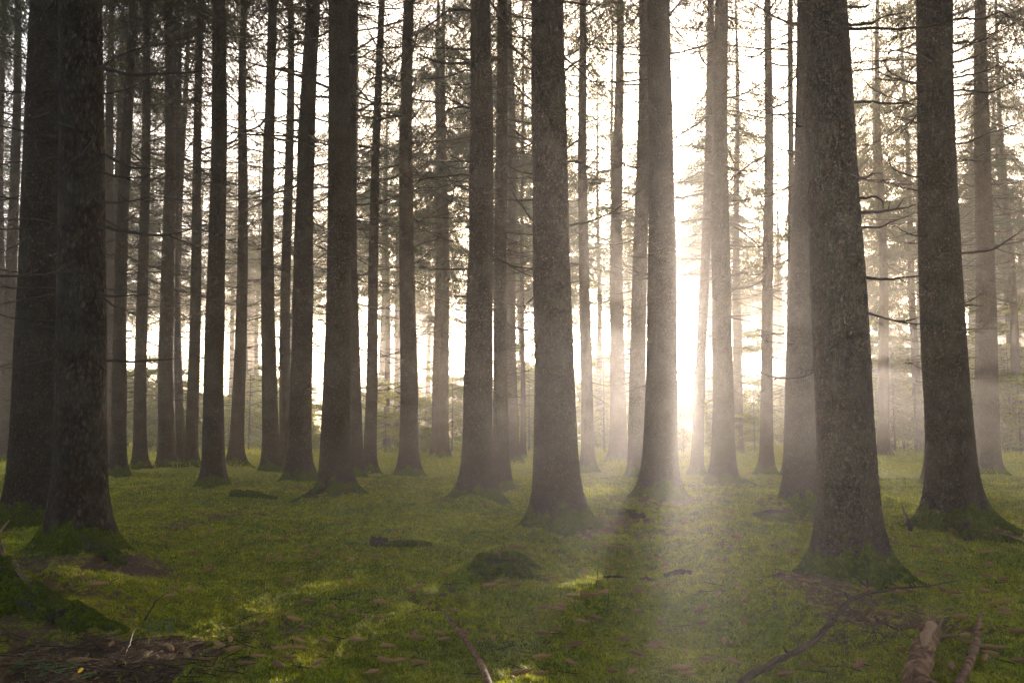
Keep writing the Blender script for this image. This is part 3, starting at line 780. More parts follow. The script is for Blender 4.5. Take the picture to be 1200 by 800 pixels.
# further trees lost in the mist, nothing tells them apart
SH = []
for k in range(7):
    r = (0.17, 0.2, 0.23, 0.26, 0.19, 0.22, 0.28)[k]
    SH.append((r, (0.012, -0.01, 0.0, 0.02, -0.018, 0.006, -0.004)[k]))
SHARE = [trunk_mesh(r, l, 300 + k, 0) for k, (r, l) in enumerate(SH)]
far = [(at_depth(p, 400, Y)[0], Y) for p, Y in ((762, 58), (838, 66), (702, 58), (735, 82), (778, 100), (832, 96), (660, 70), (850, 52), (1015, 60), (720, 48), (572, 96), (612, 104), (652, 92), (688, 88), (712, 110), (744, 98), (768, 120), (842, 118), (872, 92), (888, 106), (1004, 96), (1034, 84), (1056, 108), (1144, 90), (1178, 100))]
def px_of(x, y): return 600 + 1000 * x / (y * CT)
q = np.random.default_rng(77)
tries = 0
while len(far) < 92 and tries < 20000:
    tries += 1
    y = q.uniform(42, 74) if q.random() < 0.7 else q.uniform(74, 142); x = q.uniform(-0.76, 0.76) * y
    p = px_of(x, y)
    if 782 < p < 826 or 412 < p < 442 and y < 100 or 1008 < p < 1028 and y < 90 or -30 < p - 700 < 0 and y < 70: continue
    if any((x - a) ** 2 + (y - b) ** 2 < 3.6 ** 2 for a, b in far) or any((x - t['x']) ** 2 + (y - t['y']) ** 2 < 9 for t in tinfo): continue
    far.append((x, y))
for k, (x, y) in enumerate(far):
    s = k % 7
    t = dict(x=x, y=y, lean=SH[s][1], r=SH[s][0], d=y)
    lab = 'faint far spruce dissolving in the bright mist behind the undergrowth'
    e = make_tree(t, 200 + k, lab, 'far spruces fading into the mist', SHARE[s])
    e.rotation_euler = (0, 0, q.uniform(-0.5, 0.5))
# unseen spruces added beside and behind the camera, as shade and side filler
for k, (x, y) in enumerate([(-6.6, 6.5), (-8.5, 11.5), (-11.5, 15.2), (-13.6, 19.5), (-17.5, 24), (-21, 29), (-14.5, 10), (-24, 35), (7.3, 7.2), (8.8, 10.8), (11.6, 15.3), (14.8, 19.2), (17.8, 25), (21.5, 29), (14, 10.5), (25, 36), (-5.2, 1.2), (5.6, 1.5), (-9.5, 4), (9.8, 4.5),
                         (-2.6, -3.5), (2.8, -4.2), (-6.8, -2.6), (7.2, -3.0), (0.4, -7.6), (-4.4, -8.0), (5.0, -8.6), (-9.5, -6.8), (10.2, -7.6), (-1.8, -12), (3.0, -13), (-7.5, -13), (8, -14), (-13, -1), (13.5, -0.5), (-13, -12), (14, -13), (0.5, -18), (-6, -19), (6.5, -19), (-18, 5), (18, 6), (-19, 16), (20, 17), (-19, -7), (19, -6)]):
    s = (3, 6, 2, 3, 5, 6)[k % 6]
    t = dict(x=x, y=y, lean=SH[s][1], r=SH[s][0], d=abs(y))
    make_tree(t, 400 + k, 'unseen spruce added outside the view for shade and fill', 'unseen spruces added outside the view for shade and fill', SHARE[s])

# ------------------------------------------------------------------ undergrowth behind the clearing
def shrub_meshes(seed, Hh, Wd, leaves):
    q = np.random.default_rng(1700 + seed); st = MB(); f = MB()
    tips = []
    for k in range(7):
        a = q.uniform(0, 6.28); L = Hh * q.uniform(0.65, 1.0); sp = q.uniform(0.1, 0.42) * Wd
        t = np.linspace(0, 1, 8)
        P = np.stack([sp * t * math.cos(a), sp * t * math.sin(a), L * t], 1) + np.cumsum(q.normal(0, 0.02, (8, 3)), 0) * Hh / 3
        P[0] = (0.05 * math.cos(a), 0.05 * math.sin(a), -0.1)
        st.tube(P, np.linspace(0.014, 0.005, 8) * Hh / 3, 5)
        for j in range(9):
            i = q.integers(1, 8); b = q.uniform(0, 6.28); l = Wd * q.uniform(0.2, 0.45)
            tt = np.linspace(0, 1, 5)
            Q = P[i] + np.stack([l * tt * math.cos(b), l * tt * math.sin(b), l * (0.25 * tt - 0.25 * tt ** 2)], 1)
            st.tube(Q, np.linspace(0.010, 0.003, 5) * Hh / 3, 3, cap=False); tips.append(Q)
    m = leaves
    idx = q.integers(0, len(tips), m); u = q.uniform(0.15, 1.1, m)
    T = np.array(tips)
    P = T[idx, 0] + (T[idx, -1] - T[idx, 0]) * u[:, None] + q.normal(0, 0.09, (m, 3)) * np.array([1, 1, 0.5]) * Hh / 3
    P[:, 2] = np.maximum(P[:, 2], 0.05)
    D = q.normal(0, 1, (m, 3)); D[:, 2] *= 0.35; D /= np.linalg.norm(D, axis=1)[:, None]
    W = np.cross(D, np.array([0, 0, 1.0]) + q.normal(0, 0.45, (m, 3))); W /= np.linalg.norm(W, axis=1)[:, None]
    l = q.uniform(0.08, 0.15, m)[:, None] * (0.7 + Hh / 8)
    V = np.stack([P, P + D * l * .5 + W * l * .3, P + D * l, P + D * l * .5 - W * l * .3], 1).reshape(-1, 3)
    tone = np.repeat(np.clip(q.uniform(0, 1, len(tips))[idx] * 0.6 + q.uniform(0, 0.5, m), 0, 1), 4)
    return st.mesh('stems', DEAD), mesh_np('foliage', V, np.arange(m * 4).reshape(m, 4), LEAF, {'tone': tone}, False)
SHRUB = [shrub_meshes(0, 2.2, 2.0, 6500), shrub_meshes(1, 3.2, 2.6, 10000), shrub_meshes(2, 4.6, 3.4, 16000), shrub_meshes(3, 1.5, 1.6, 4600)]
SAPL = [crown_mesh(40 + k, 0.15, Hh, 0.13, Hh * 0.27, (5, 9), 0.55, YOUNG, 0.05, 0.006, 1, 0.36) for k, Hh in enumerate((2.2, 3.2, 4.5))]
def stem_mesh(Hh):
    b = MB(); z = np.linspace(-0.1, Hh, 8); b.tube(np.stack([z * 0, z * 0, z], 1), np.linspace(0.035, 0.006, 8) * Hh / 3, 6); return b.mesh('trunk', DEAD)
SST = [stem_mesh(h) for h in (2.2, 3.2, 4.5)]
def undergrowth(kind, v, px, Y, sc, label, group=None):
    x = (px - 600) / 1000 * Y * CT
    z = gz(x, Y) - 0.02
    e = bpy.data.objects.new('shrub' if kind == 's' else 'young_spruce', None); C.objects.link(e); e.location = (x, Y, z)
    sc *= 1.3; e.scale = (sc, sc, sc); e.rotation_euler = (0, 0, random.uniform(0, 6.28))
    tag(e, label, 'shrub' if kind == 's' else 'young tree', group)
    if kind == 's': link('stems', SHRUB[v][0], e); link('foliage', SHRUB[v][1], e)
    else: link('trunk', SST[v], e); link('crown', SAPL[v], e)
UG = [
 ('y', 0, 452, 43, 1.0, 'small young spruce in the gap right of the slim leaning trunk'), ('y', 0, 437, 45, 0.8, 'tiny young spruce directly right of the slim leaning trunk foot'),
 ('s', 1, 465, 50, 1.0, 'light green bush behind the young spruce in the left bright gap'), ('y', 1, 530, 44, 1.0, 'young spruce just left of the thick knobbly trunk'),
 ('s', 0, 497, 43, 1.0, 'low green bush between the straight spruce and the touching hazy pair'), ('s', 2, 545, 56, 0.9, 'misty tall bush behind the thick knobbly trunk'),
 ('y', 1, 620, 44, 1.1, 'young spruce left of the central thick trunk'), ('s', 1, 612, 50, 1.1, 'green bush behind the young spruce left of the central trunk'),
 ('y', 1, 708, 45, 1.2, 'rounded young spruce between the central trunk and the straight hazy spruce'), ('s', 1, 700, 52, 1.1, 'pale bush behind the rounded young spruce right of the central trunk'),
 ('s', 0, 800, 45, 1.0, 'low bush glowing in the sun gap'), ('s', 1, 868, 47, 1.0, 'green bush right of the stout pale trunk'), ('y', 0, 884, 43, 1.2, 'small young spruce left of the slim dark spruce in the misty gap'),
 ('s', 2, 925, 55, 1.0, 'tall misty bush left of the half hidden thick trunk'),
 ('s', 2, 1022, 47, 1.15, 'tall grey green bush right of the biggest foreground trunk'), ('s', 2, 1060, 46, 1.25, 'tall spreading bush between the lone pinkish spruce and the dark right trunk'),
 ('y', 2, 1048, 43, 0.9, 'dense young spruce at the edge of the clearing right of the lone pinkish spruce'), ('y', 1, 1074, 42, 1.0, 'young spruce touching the left side of the dark right trunk'),
 ('s', 2, 1190, 47, 1.3, 'tall yellowish bush at the right picture edge'), ('s', 1, 1178, 41, 1.0, 'green bush right of the trunk nearest the right edge'), ('s', 2, 1130, 50, 1.1, 'tall bush behind the thick dark right trunk'),
 ('y', 1, 1195, 40, 0.9, 'young spruce at the right edge of the clearing'),
 ('s', 1, 176, 47, 1.1, 'green bush between the slim spruce and the merged twin trunks'), ('s', 2, 150, 56, 0.9, 'pale tall bush behind the greenish leaning trunk'), ('s', 0, 240, 44, 1.0, 'low bush behind the rough flaky trunk'),
 ('y', 1, 292, 46, 1.2, 'young spruce under the two faint pinkish stems'), ('s', 1, 305, 50, 1.1, 'green bush left of the close trio of trunks'), ('y', 0, 268, 43, 1.0, 'small young spruce behind the straight smooth trunk'),
 ('s', 0, 372, 44, 1.0, 'low bush between the close trio and the thick dark trunk'), ('s', 2, 325, 58, 0.9, 'misty tall bush behind the close trio'), ('s', 1, 30, 48, 1.0, 'bush glimpsed between the left edge trunks'),
 ('y', 1, 185, 43, 0.9, 'young spruce just left of the merged twin trunks'), ('s', 2, 640, 60, 0.9, 'far misty bush behind the central thick trunk'), ('s', 3, 655, 44, 1.0, 'lowest bush behind the central thick trunk'),
 ('s', 3, 838, 42, 1.1, 'low bright bush behind the stout pale trunk'), ('s', 2, 980, 52, 1.0, 'tall bush behind the biggest foreground trunk'), ('y', 2, 740, 52, 0.9, 'pale young spruce behind the spruce left of the sun gap trunk'),
 ('y', 2, 1010, 50, 0.9, 'tall young spruce in mist right of the biggest foreground trunk'),
]
for u in UG: undergrowth(*u)
q = np.random.default_rng(5)
for k in range(110):
    px = q.uniform(-80, 1280); Y = q.uniform(52, 95)
    if 785 < px < 822 and Y < 80: Y += 15
    undergrowth('s' if q.random() < 0.8 else 'y', int(q.integers(0, 3)), px, Y, q.uniform(0.8, 1.3), 'far bush or sapling blurred by the mist beyond the clearing', 'far undergrowth blurred by the mist')

# ------------------------------------------------------------------ ground cover stuff
def blades(name, X, Y, Hm, Wm, mat, tone, lean=0.5, per=1, label='', flat=False, seed=0):
    q = np.random.default_rng(seed); m = len(X)
    Z = terrain(X, Y)[0]
    a = q.uniform(0, 6.28, m); D = np.stack([np.cos(a), np.sin(a), np.zeros(m)], 1)
    S = np.stack([-np.sin(a), np.cos(a), np.zeros(m)], 1)
    P = np.stack([X, Y, Z - 0.004], 1)
    ln = q.uniform(0.1, lean, m)[:, None] * Hm[:, None]
    up = np.array([0, 0, 1.0]) * Hm[:, None]
    Wm = Wm[:, None]
    v0 = P - S * Wm; v1 = P + S * Wm; v2 = P + D * ln * 0.4 + up * 0.6 + S * Wm * 0.8; v3 = P + D * ln * 0.4 + up * 0.6 - S * Wm * 0.8; v4 = P + D * ln + up * (0.95 if not flat else 0.5)
    V = np.stack([v0, v1, v2, v3, v4], 1).reshape(-1, 3)
    i = np.arange(m)[:, None] * 5
    F4 = i + np.array([[0, 1, 2, 3]]); F3 = i + np.array([[3, 2, 4]])
    me = mesh_np(name, V, [F4, F3], mat, {'tone': np.repeat(tone, 5)}, False)
    o = link(name, me); tag(o, label, kind='stuff'); return o
def scatter(n, y0, y1, seed, pw=1.0, ext=0.66):
    q = np.random.default_rng(seed)
    y = y0 + (y1 - y0) * q.random(n) ** pw; x = q.uniform(-1, 1, n) * (ext * y + 0.4); return x, y, q
# moss sprigs
X, Y, q = scatter(560000, 3.2, 22, 91, 1.5)
mm = moss_mask(X, Y) + 0.5 * (vn(X * 9, Y * 9, 0.2, 5) - 0.5)
k = mm > 0.5; X, Y = X[k], Y[k]
dd = Y / 5
tn = np.clip(-0.1 + 0.55 * fbm(X * 1.2, Y * 1.2, 77, 3) + 0.6 * (vn(X * 11, Y * 9, .3, 78) - 0.3) + q.normal(0, 0.2, len(X)), 0, 1)
blades('moss_sprigs', X, Y, q.uniform(0.008, 0.026, len(X)) * dd ** 0.5, q.uniform(0.0022, 0.0042, len(X)) * dd ** 0.7, MOSSB, tn, 1.2, label='upright moss shoots covering the forest floor', seed=1)
# needle and straw litter
X, Y, q = scatter(190000, 3.2, 17, 92, 1.5)
mm = moss_mask(X, Y) + 0.6 * (vn(X * 7, Y * 7, 0.2, 5) - 0.5)
k = (mm < 0.52) | (q.random(len(X)) < 0.09); X, Y = X[k], Y[k]
def litter(name, X, Y, L, W, mat, label, seed):
    q = np.random.default_rng(seed); m = len(X); Z = terrain(X, Y)[0] + 0.006
    a = q.uniform(0, 6.28, m); D = np.stack([np.cos(a), np.sin(a), q.uniform(-0.1, 0.35, m)], 1) * L[:, None]
    S = np.stack([-np.sin(a), np.cos(a), q.uniform(-.5, .5, m)], 1) * W[:, None]
    P = np.stack([X, Y, Z], 1)
    V = np.stack([P - D / 2 - S, P - D / 2 + S, P + D / 2 + S * .6, P + D / 2 - S * .6], 1).reshape(-1, 3)
    o = link(name, mesh_np(name, V, np.arange(m * 4).reshape(m, 4), mat, {'tone': np.repeat(q.random(m), 4)}, False)); tag(o, label, kind='stuff')
litter('needle_litter', X, Y, q.uniform(0.012, 0.05, len(X)), q.uniform(0.0009, 0.0025, len(X)), STRAW, 'fallen needles and cone scales scattered over the bare patches', 2)
# meadow of the clearing
X, Y, q = scatter(110000, 22, 66, 93, 1.0, 0.75)
k = q.random(len(X)) < np.clip((Y - 22) / 8 + 0.6 * (fbm(X / 2, Y / 2, 88, 2) - 0.6), 0, 1); X, Y = X[k], Y[k]
pt = fbm(X / 1.6, Y / 1.6, 99, 3)
k2 = q.random(len(X)) < 0.35
blades('meadow_grass', X[k2], Y[k2], q.uniform(0.08, 0.22, k2.sum()) * (0.5 + pt[k2]), q.uniform(0.007, 0.016, k2.sum()), MEADOW, np.clip(pt[k2] * 1.1 - 0.1 + q.normal(0, 0.15, k2.sum()), 0, 1), 0.9, label='bright grass of the sunny clearing', seed=3)
def herbs(name, X, Y, hh, L, mat, tone, label, seed):
    q = np.random.default_rng(seed); m = len(X); P = np.stack([X, Y, terrain(X, Y)[0] + hh * q.uniform(0.05, 1, m)], 1)
    D = q.normal(0, 1, (m, 3)); D[:, 2] *= 0.4; D /= np.linalg.norm(D, axis=1)[:, None]
    W = np.cross(D, np.array([0, 0, 1.0]) + q.normal(0, 0.4, (m, 3))); W /= np.linalg.norm(W, axis=1)[:, None]
    L = L[:, None]
    V = np.stack([P, P + D * L * .5 + W * L * .3, P + D * L, P + D * L * .5 - W * L * .3], 1).reshape(-1, 3)
    o = link(name, mesh_np(name, V, np.arange(m * 4).reshape(m, 4), mat, {'tone': np.repeat(tone, 4)}, False)); tag(o, label, kind='stuff')
Xr = np.repeat(X, 2) + q.normal(0, 0.06, 2 * len(X)); Yr = np.repeat(Y, 2) + q.normal(0, 0.06, 2 * len(X)); pr = fbm(Xr / 1.6, Yr / 1.6, 99, 3)
herbs('meadow_herbs', Xr, Yr, 0.05 + 0.5 * np.clip(pr - 0.35, 0, 1), q.uniform(0.04, 0.085, len(Xr)), MEADOW, np.clip(pr * 1.3 - 0.2 + q.normal(0, 0.15, len(Xr)), 0, 1), 'low bright leafy herbs of the sunny clearing', 8)
# sparse thin grass blades in the moss
X, Y, q = scatter(2600, 3.4, 20, 94, 1.3)
blades('grass_wisps', X, Y, q.uniform(0.03, 0.09, len(X)), np.full(len(X), 0.0016), MEADOW, q.uniform(0, 0.4, len(X)), 1.4, label='sparse thin grass blades in the moss', seed=4)

# ------------------------------------------------------------------ cones
def cone_mesh(seed):
    q = np.random.default_rng(3000 + seed)
    n, m = 20, 40; L = 1.0; W = q.uniform(0.082, 0.10)
    t = np.linspace(0, 1, m); th = np.arange(n) * 2 * math.pi / n
    T, A = np.meshgrid(t, th, indexing='ij')
    prof = W * np.sin(math.pi * np.clip(T, 0.02, 0.985) ** 0.8) ** 0.62
    sc = (T * 15 + A / (2 * math.pi) * 3) % 1; row = np.floor(T * 15 + A / (2 * math.pi) * 3)
    side = np.abs(((A / (2 * math.pi) * 6 + 0.5 * row) % 1) - 0.5) * 2
    op = q.uniform(0.25, 0.5)
    Rr = prof * (1 + op * sc * (1 - 0.6 * side))
    bend = q.uniform(-0.12, 0.12)
    V = np.stack([(T - 0.5) * L, Rr * np.cos(A) + bend * (4 * (T - 0.5) ** 2), Rr * np.sin(A)], -1).reshape(-1, 3)
    i = np.arange(m - 1)[:, None] * n; j = np.arange(n)[None]; j2 = (j + 1) % n
    F = np.stack([i + j, i + j2, i + n + j2, i + n + j], -1).reshape(-1, 4)
    return mesh_np('spruce_cone', V, F, CONE, {'tone': (sc * (1 - 0.5 * side)).ravel()}, smooth=False)
CONES = [cone_mesh(k) for k in range(8)]
def cone(px, py, ang, L, label, group=None):
    p = gpt(px, py)
    k = max(1.5, p[1] / 1.6); a0 = ang; ang = math.atan2(math.sin(a0) * k, math.cos(a0)); L = min(0.14, L * (0.95 + 0.2 * abs(math.sin(ang))))
    o = link('spruce_cone', CONES[random.randrange(8)], None, (p[0], p[1], p[2] + L * 0.10 + 0.02), (random.uniform(0, 6.28) * 0 , random.uniform(-0.12, 0.12), ang), L)
    tag(o, label, 'pine cone', group); return o
LC = [  # px, py, angle (deg), length, label
 (93, 780, 5, .14, 'long reddish cone in the dark litter at the bottom left'), (130, 762, -60, .12, 'cone slanting in the litter right of the mossy root'),
 (200, 766, -25, .13, 'cone at the right rim of the dark litter'), (220, 776, -25, .12, 'cone end to end with the one at the litter rim'),
 (256, 762, -20, .13, 'left cone of the trio lying in a V shape'), (270, 756, -45, .12, 'upper cone of the trio lying in a V shape'), (274, 766, 40, .12, 'lower right cone of the trio lying in a V shape'),
 (242, 779, 0, .11, 'cone lying flat just below the V shaped trio'), (290, 783, 5, .12, 'cone at the bottom right of the V shaped trio'), (292, 743, -3, .12, 'cone lying level above the V shaped trio'),
 (266, 746, -20, .09, 'short cone above left of the V shaped trio'), (246, 748, 80, .07, 'tiny upright cone left of the V shaped trio'),
 (345, 730, -8, .13, 'slim cone lying level on open moss in the lower left middle'), (306, 733, 80, .09, 'dark cone standing on end on the lower left moss'),
 (330, 765, 5, .12, 'left of two touching cones at the lower left'), (350, 766, 0, .12, 'right of two touching cones at the lower left'), (338, 776, 0, .12, 'flattened cone under the two touching cones'),
 (373, 782, 30, .09, 'short cone right below the two touching cones'), (437, 794, 25, .11, 'cone at the bottom edge left of the broken pink stick'), (450, 780, -15, .14, 'plump dark cone left of the broken pink stick'),
 (390, 717, 60, .09, 'dark cone on end in the lower middle moss'), (429, 726, 70, .05, 'tiny dark cone in the lower middle moss'),
 (487, 745, 10, .07, 'faded cone left of the broken pink stick tip'), (563, 755, 85, .06, 'tiny round cone right of the broken pink stick'), (578, 754, 85, .08, 'upright pale cone right of the broken pink stick'),
 (521, 753, 15, .08, 'pale cone touching the broken pink stick'),
 (637, 718, 18, .11, 'dark cone left one of a level pair below the mossy stump'), (654, 719, 4, .12, 'cone right one of a level pair below the mossy stump'),
 (675, 761, 8, .15, 'very long slim cone in the lower centre'), (669, 782, -40, .12, 'cone slanting down at the lower centre'), (612, 795, 10, .14, 'long cone at the bottom edge of the centre'),
 (636, 776, 0, .13, 'pale flattened cone in the lower centre'), (636, 748, 0, .12, 'pair of crumbled cone pieces in the lower centre moss'),
 (770, 763, -25, .10, 'cone lying slanted below the light streak'), (804, 771, 80, .11, 'cone standing on end at the lower right of the light streak'), (799, 790, 5, .16, 'largest cone lying level near the bottom right of the centre'),
 (848, 756, 40, .11, 'pale cone tilted up in front of the low moss bump at right'), (872, 733, -35, .11, 'cone lying slanted on the low moss bump at right'),
 (682, 733, -10, .11, 'slim cone below the small mossy hump'), (748, 697, -15, .12, 'cone lying in the light streak'), (757, 686, 70, .10, 'left of the small heap of cones in the light streak'),
 (768, 691, 75, .11, 'upright cone of the small heap in the light streak'), (771, 686, 0, .08, 'right cone of the small heap in the light streak'), (734, 683, 80, .08, 'short cone just left of the heap in the light streak'),
 (864, 692, -40, .10, 'slanted cone left of a smaller one on the right moss'), (873, 697, -45, .06, 'smaller cone of the slanted couple on the right moss'),
 (645, 636, 30, .10, 'pinkish cone just below the central thick trunk'), (650, 649, -25, .12, 'cone leaning on another below the central thick trunk'),
 (927, 694, 80, .12, 'left arm of the V shaped broken cone before the biggest trunk'), (943, 690, 60, .12, 'right arm of the V shaped broken cone before the biggest trunk'),
 (903, 694, 85, .09, 'short cone left of the V shaped broken cone'), (1042, 725, -10, .14, 'forked pinkish cone left of the thick broken log'), (1023, 732, 80, .10, 'upright cone beside the dark long branch'),
 (1112, 753, 0, .16, 'long brown cone behind the thick broken log'), (1058, 768, 0, .09, 'cone touching the left of the thick broken log'), (944, 783, -40, .08, 'small cone beside the lower end of the dark long branch'),
 (955, 780, -30, .07, 'second small cone beside the lower end of the dark long branch'), (1115, 790, 35, .14, 'dark cone between the thick broken log and the peeled stick'),
 (921, 796, 5, .12, 'cone at the bottom edge under the dark long branch'), (1008, 786, 20, .14, 'dark cluster cone right of the long branch'),
 (1164, 711, 2, .13, 'level cone at the right edge moss'), (1177, 684, 0, .14, 'long cone lying right of the long branch tip'), (1180, 724, -15, .13, 'crossed cone near the right edge'), (1176, 718, -50, .11, 'slanted cone crossing another near the right edge'),
 (1192, 746, 0, .12, 'cone at the right edge above the bottom corner'), (1127, 726, 0, .12, 'cone right of the long branch in the lower right moss'), (1120, 700, -30, .12, 'cone just under the long branch tip'),
 (1051, 698, -20, .12, 'cone on the moss behind the long branch elbow'), (1115, 638, 45, .14, 'cone leaning at the foot of the dark right trunk'), (1073, 645, -3, .13, 'cone left of the foot of the dark right trunk'),
 (1100, 646, 3, .13, 'second cone left of the foot of the dark right trunk'), (1153, 651, 0, .13, 'cone heap piece below the crawling roots'), (1048, 640, -20, .11, 'cone right of the biggest trunk beside the short dark stub'),
 (575, 690, 5, .15, 'left of the row of long cones under the mossy stump'), (592, 686, 8, .14, 'middle of the row of long cones under the mossy stump'), (606, 689, 10, .12, 'right of the row of long cones under the mossy stump'),
 (554, 674, -35, .09, 'small cone left of the mossy stump'), (521, 680, 20, .10, 'reddish cone left of the mossy stump'), (493, 690, 25, .12, 'cone pair member on the central left moss'), (484, 697, 10, .12, 'lower cone of the pair on the central left moss'), (475, 692, -60, .10, 'upright cone beside the pair on the central left moss'),
 (438, 654, 0, .12, 'cone on the moss below the dark root stub'), (491, 641, 80, .10, 'cone on end right of the dark root stub'), (366, 670, -40, .13, 'cone slanting on the left central moss'), (354, 674, -20, .13, 'straight cone beside the slanting one on the left central moss'), (382, 668, -20, .10, 'small cone right of the slanting one on the left central moss'),
 (338, 686, -5, .13, 'level cone on the left central moss'), (410, 684, 15, .12, 'pale cone at the centre left moss'), (361, 709, 2, .13, 'level slim cone below the left central moss group'),
 (214, 664, -30, .13, 'dark cone right of the thick plated trunk'), (243, 671, 20, .12, 'pale cone touching another right of the thick plated trunk'), (247, 667, -10, .11, 'upper cone touching another right of the thick plated trunk'), (228, 651, 5, .13, 'crumbled cone right of the thick plated trunk'),
 (112, 688, 3, .12, 'upper cone on the moss behind the big mossy root'), (116, 692, 8, .15, 'long cone on the moss behind the big mossy root'), (93, 680, 60, .09, 'short cone in front of the thick plated trunk'), (204, 694, -8, .13, 'left of two cones in line right of the mossy root'), (222, 698, -15, .12, 'right of two cones in line right of the mossy root'),
 (199, 703, 5, .10, 'small cone below the two cones in line'), (273, 704, 80, .09, 'upright cone above the V shaped trio'), (154, 629, 0, .13, 'cone on the moss near the right root of the plated trunk'),
]
for px, py, a, L, lab in LC: cone(px, py, R(a), L * 0.92, lab)
REG = [  # px range, py range, count, label, group
 (300, 520, 612, 660, 26, 'small far cone on the moss between the thick dark trunk and the root stub', 'far cones on the left central moss'),
 (690, 880, 612, 672, 26, 'small far cone on the lit moss between the central trunk and the misty right gap', 'far cones on the lit central moss'),
 (1010, 1195, 640, 700, 16, 'cone on the moss between the biggest trunk and the right edge', 'cones on the right moss'),
 (150, 340, 596, 640, 14, 'small far cone on the moss right of the thick left pair', 'far cones on the left moss'),
 (905, 945, 612, 690, 9, 'cone beside the left foot of the biggest trunk', 'cones left of the biggest trunk'),
 (600, 720, 640, 735, 12, 'cone on the moss between the mossy stump and the light streak', 'cones right of the mossy stump'),
 (300, 560, 700, 790, 16, 'cone scattered on the lower moss left of the broken pink stick', 'cones on the lower left moss'),
 (600, 880, 700, 796, 22, 'cone scattered on the lower moss below the light streak', 'cones on the lower central moss'),
 (1130, 1198, 690, 795, 8, 'cone on the moss in the lower right corner', 'cones in the lower right corner'),
 (560, 1150, 572, 606, 26, 'tiny distant cone on the moss between the far trunks', 'distant cones between the trunks')]
for x0, x1, y0, y1, c, lab, g in REG:
    for k in range(c):
        cone(random.uniform(x0, x1), random.uniform(y0, y1), R(random.uniform(-70, 70) * random.random()), random.uniform(0.08, 0.125), lab, g)

# ------------------------------------------------------------------ fallen wood
def path3(px, lift):
    P = []
    for (a, b), l in zip(px, lift): p = gpt(a, b); p[2] += l; P.append(p)
    return np.array(P)
def resamp(P, R0, m, jit, seed):
    s = np.linspace(0, len(P) - 1, m); k = np.arange(len(P)); q = np.random.default_rng(seed)
    Q = np.stack([np.interp(s, k, P[:, c]) for c in range(3)], 1)
    for _ in range(2): Q[1:-1] = (Q[:-2] + 2 * Q[1:-1] + Q[2:]) / 4
    return Q + np.cumsum(q.normal(0, jit, Q.shape), 0), np.interp(s, k, R0), q
def local(b, e): # shift collected vertices to the thing's origin
    b.V = [v - np.array(e.location) for v in b.V]
def empty(name, loc):
    e = bpy.data.objects.new(name, None); C.objects.link(e); e.location = loc; e.empty_display_size = 0.1; return e
# long dark branch in front of the biggest trunk
P = path3([(868, 812), (906, 791), (934, 777), (955, 764), (976, 740), (994, 715), (1020, 703), (1055, 696), (1090, 690), (1126, 684)], [.05, .05, .055, .06, .07, .075, .075, .07, .06, .06])
e = empty('fallen_branch', P[0]); tag(e, 'long dark crooked dead branch lying in front of the biggest foreground trunk', 'branch')
Q, RR, q = resamp(P, [.020, .019, .017, .016, .015, .014, .011, .009, .007, .004], 60, 0.0022, 1)
b = MB(); b.tube(Q, RR, 14, wob=0.28, seed=4); local(b, e); link('limb', b.mesh('limb', DARKW), e)
for k in range(11):
    i = int(q.integers(4, 54)); l = q.uniform(0.02, 0.07)
    D = np.array([q.normal(0, .6), q.normal(0, .4), q.uniform(0.3, 1)]); D /= np.linalg.norm(D)
    b = MB(); b.tube(np.array([Q[i], Q[i] + D * l * .5, Q[i] + D * l]), np.array([.009, .006, .003]), 6); local(b, e); link('twig_stub', b.mesh('twig_stub', DARKW), e)
for pts, lf in (([(1018, 700), (1005, 690), (990, 678), (975, 668)], [.07, .10, .12, .14]), ([(1018, 699), (1016, 685), (1018, 668), (1012, 655)], [.07, .12, .16, .2])):
    PP = np.array([gpt(1018, 699) + (at_depth(a, c, P[5][1] - 0.05) - at_depth(1018, 699, P[5][1] - 0.05)) + np.array([0, 0, .07]) for a, c in pts])
    Q2, R2, _ = resamp(PP, [.007, .005, .004, .002], 14, 0.0015, 9)
    b = MB(); b.tube(Q2, R2, 6); local(b, e); link('side_twig', b.mesh('side_twig', DARKW), e)
# thick broken log
p0 = gpt(1073, 812); p1 = gpt(1090, 762)
A = np.array([p0 + (0, -0.35, 0.035), p0 + (0, 0, 0.06), (p0 + p1) / 2 + (0, 0, 0.085), p1 + (0, 0, .115)])
e = empty('broken_log', p1); tag(e, 'thick short broken log with splintered pale end at the bottom right', 'log')
Q, RR, q = resamp(A, [.052, .054, .053, .047], 40, 0.0012, 12)
b = MB(); b.tube(Q, RR, 28, wob=0.2, seed=8); local(b, e); link('log_body', b.mesh('log_body', REDBARK), e)
T = Q[-1] - Q[-4]; T /= np.linalg.norm(T)
b = MB()
for k in range(26):
    a = q.uniform(0, 6.28); rr = 0.042 * math.sqrt(q.random()); o = np.array([math.cos(a) * rr, 0, math.sin(a) * rr]); l = q.uniform(0.02, 0.06) if k > 7 else q.uniform(0.07, 0.13)
    D = T * 0.5 + np.array([q.normal(0, .3), 0, q.uniform(0.5, 1.2)]); D /= np.linalg.norm(D)
    b.tube(np.array([Q[-2] + o, Q[-1] + o + D * l * .5, Q[-1] + o + D * l]), np.array([.014, .009, .001]), 5)
local(b, e); link('splinters', b.mesh('splinters', ROT), e)
for k in range(4):
    i = int(q.integers(5, 36)); a = q.uniform(0.6, 2.5); Dn = np.array([math.cos(a), 0.1, math.sin(a)])
    b = MB(); b.tube(np.array([Q[i] + Dn * .045, Q[i] + Dn * .08, Q[i] + Dn * .09]), np.array([.018, .011, .004]), 8); local(b, e); link('knot_stub', b.mesh('knot_stub', REDBARK), e)
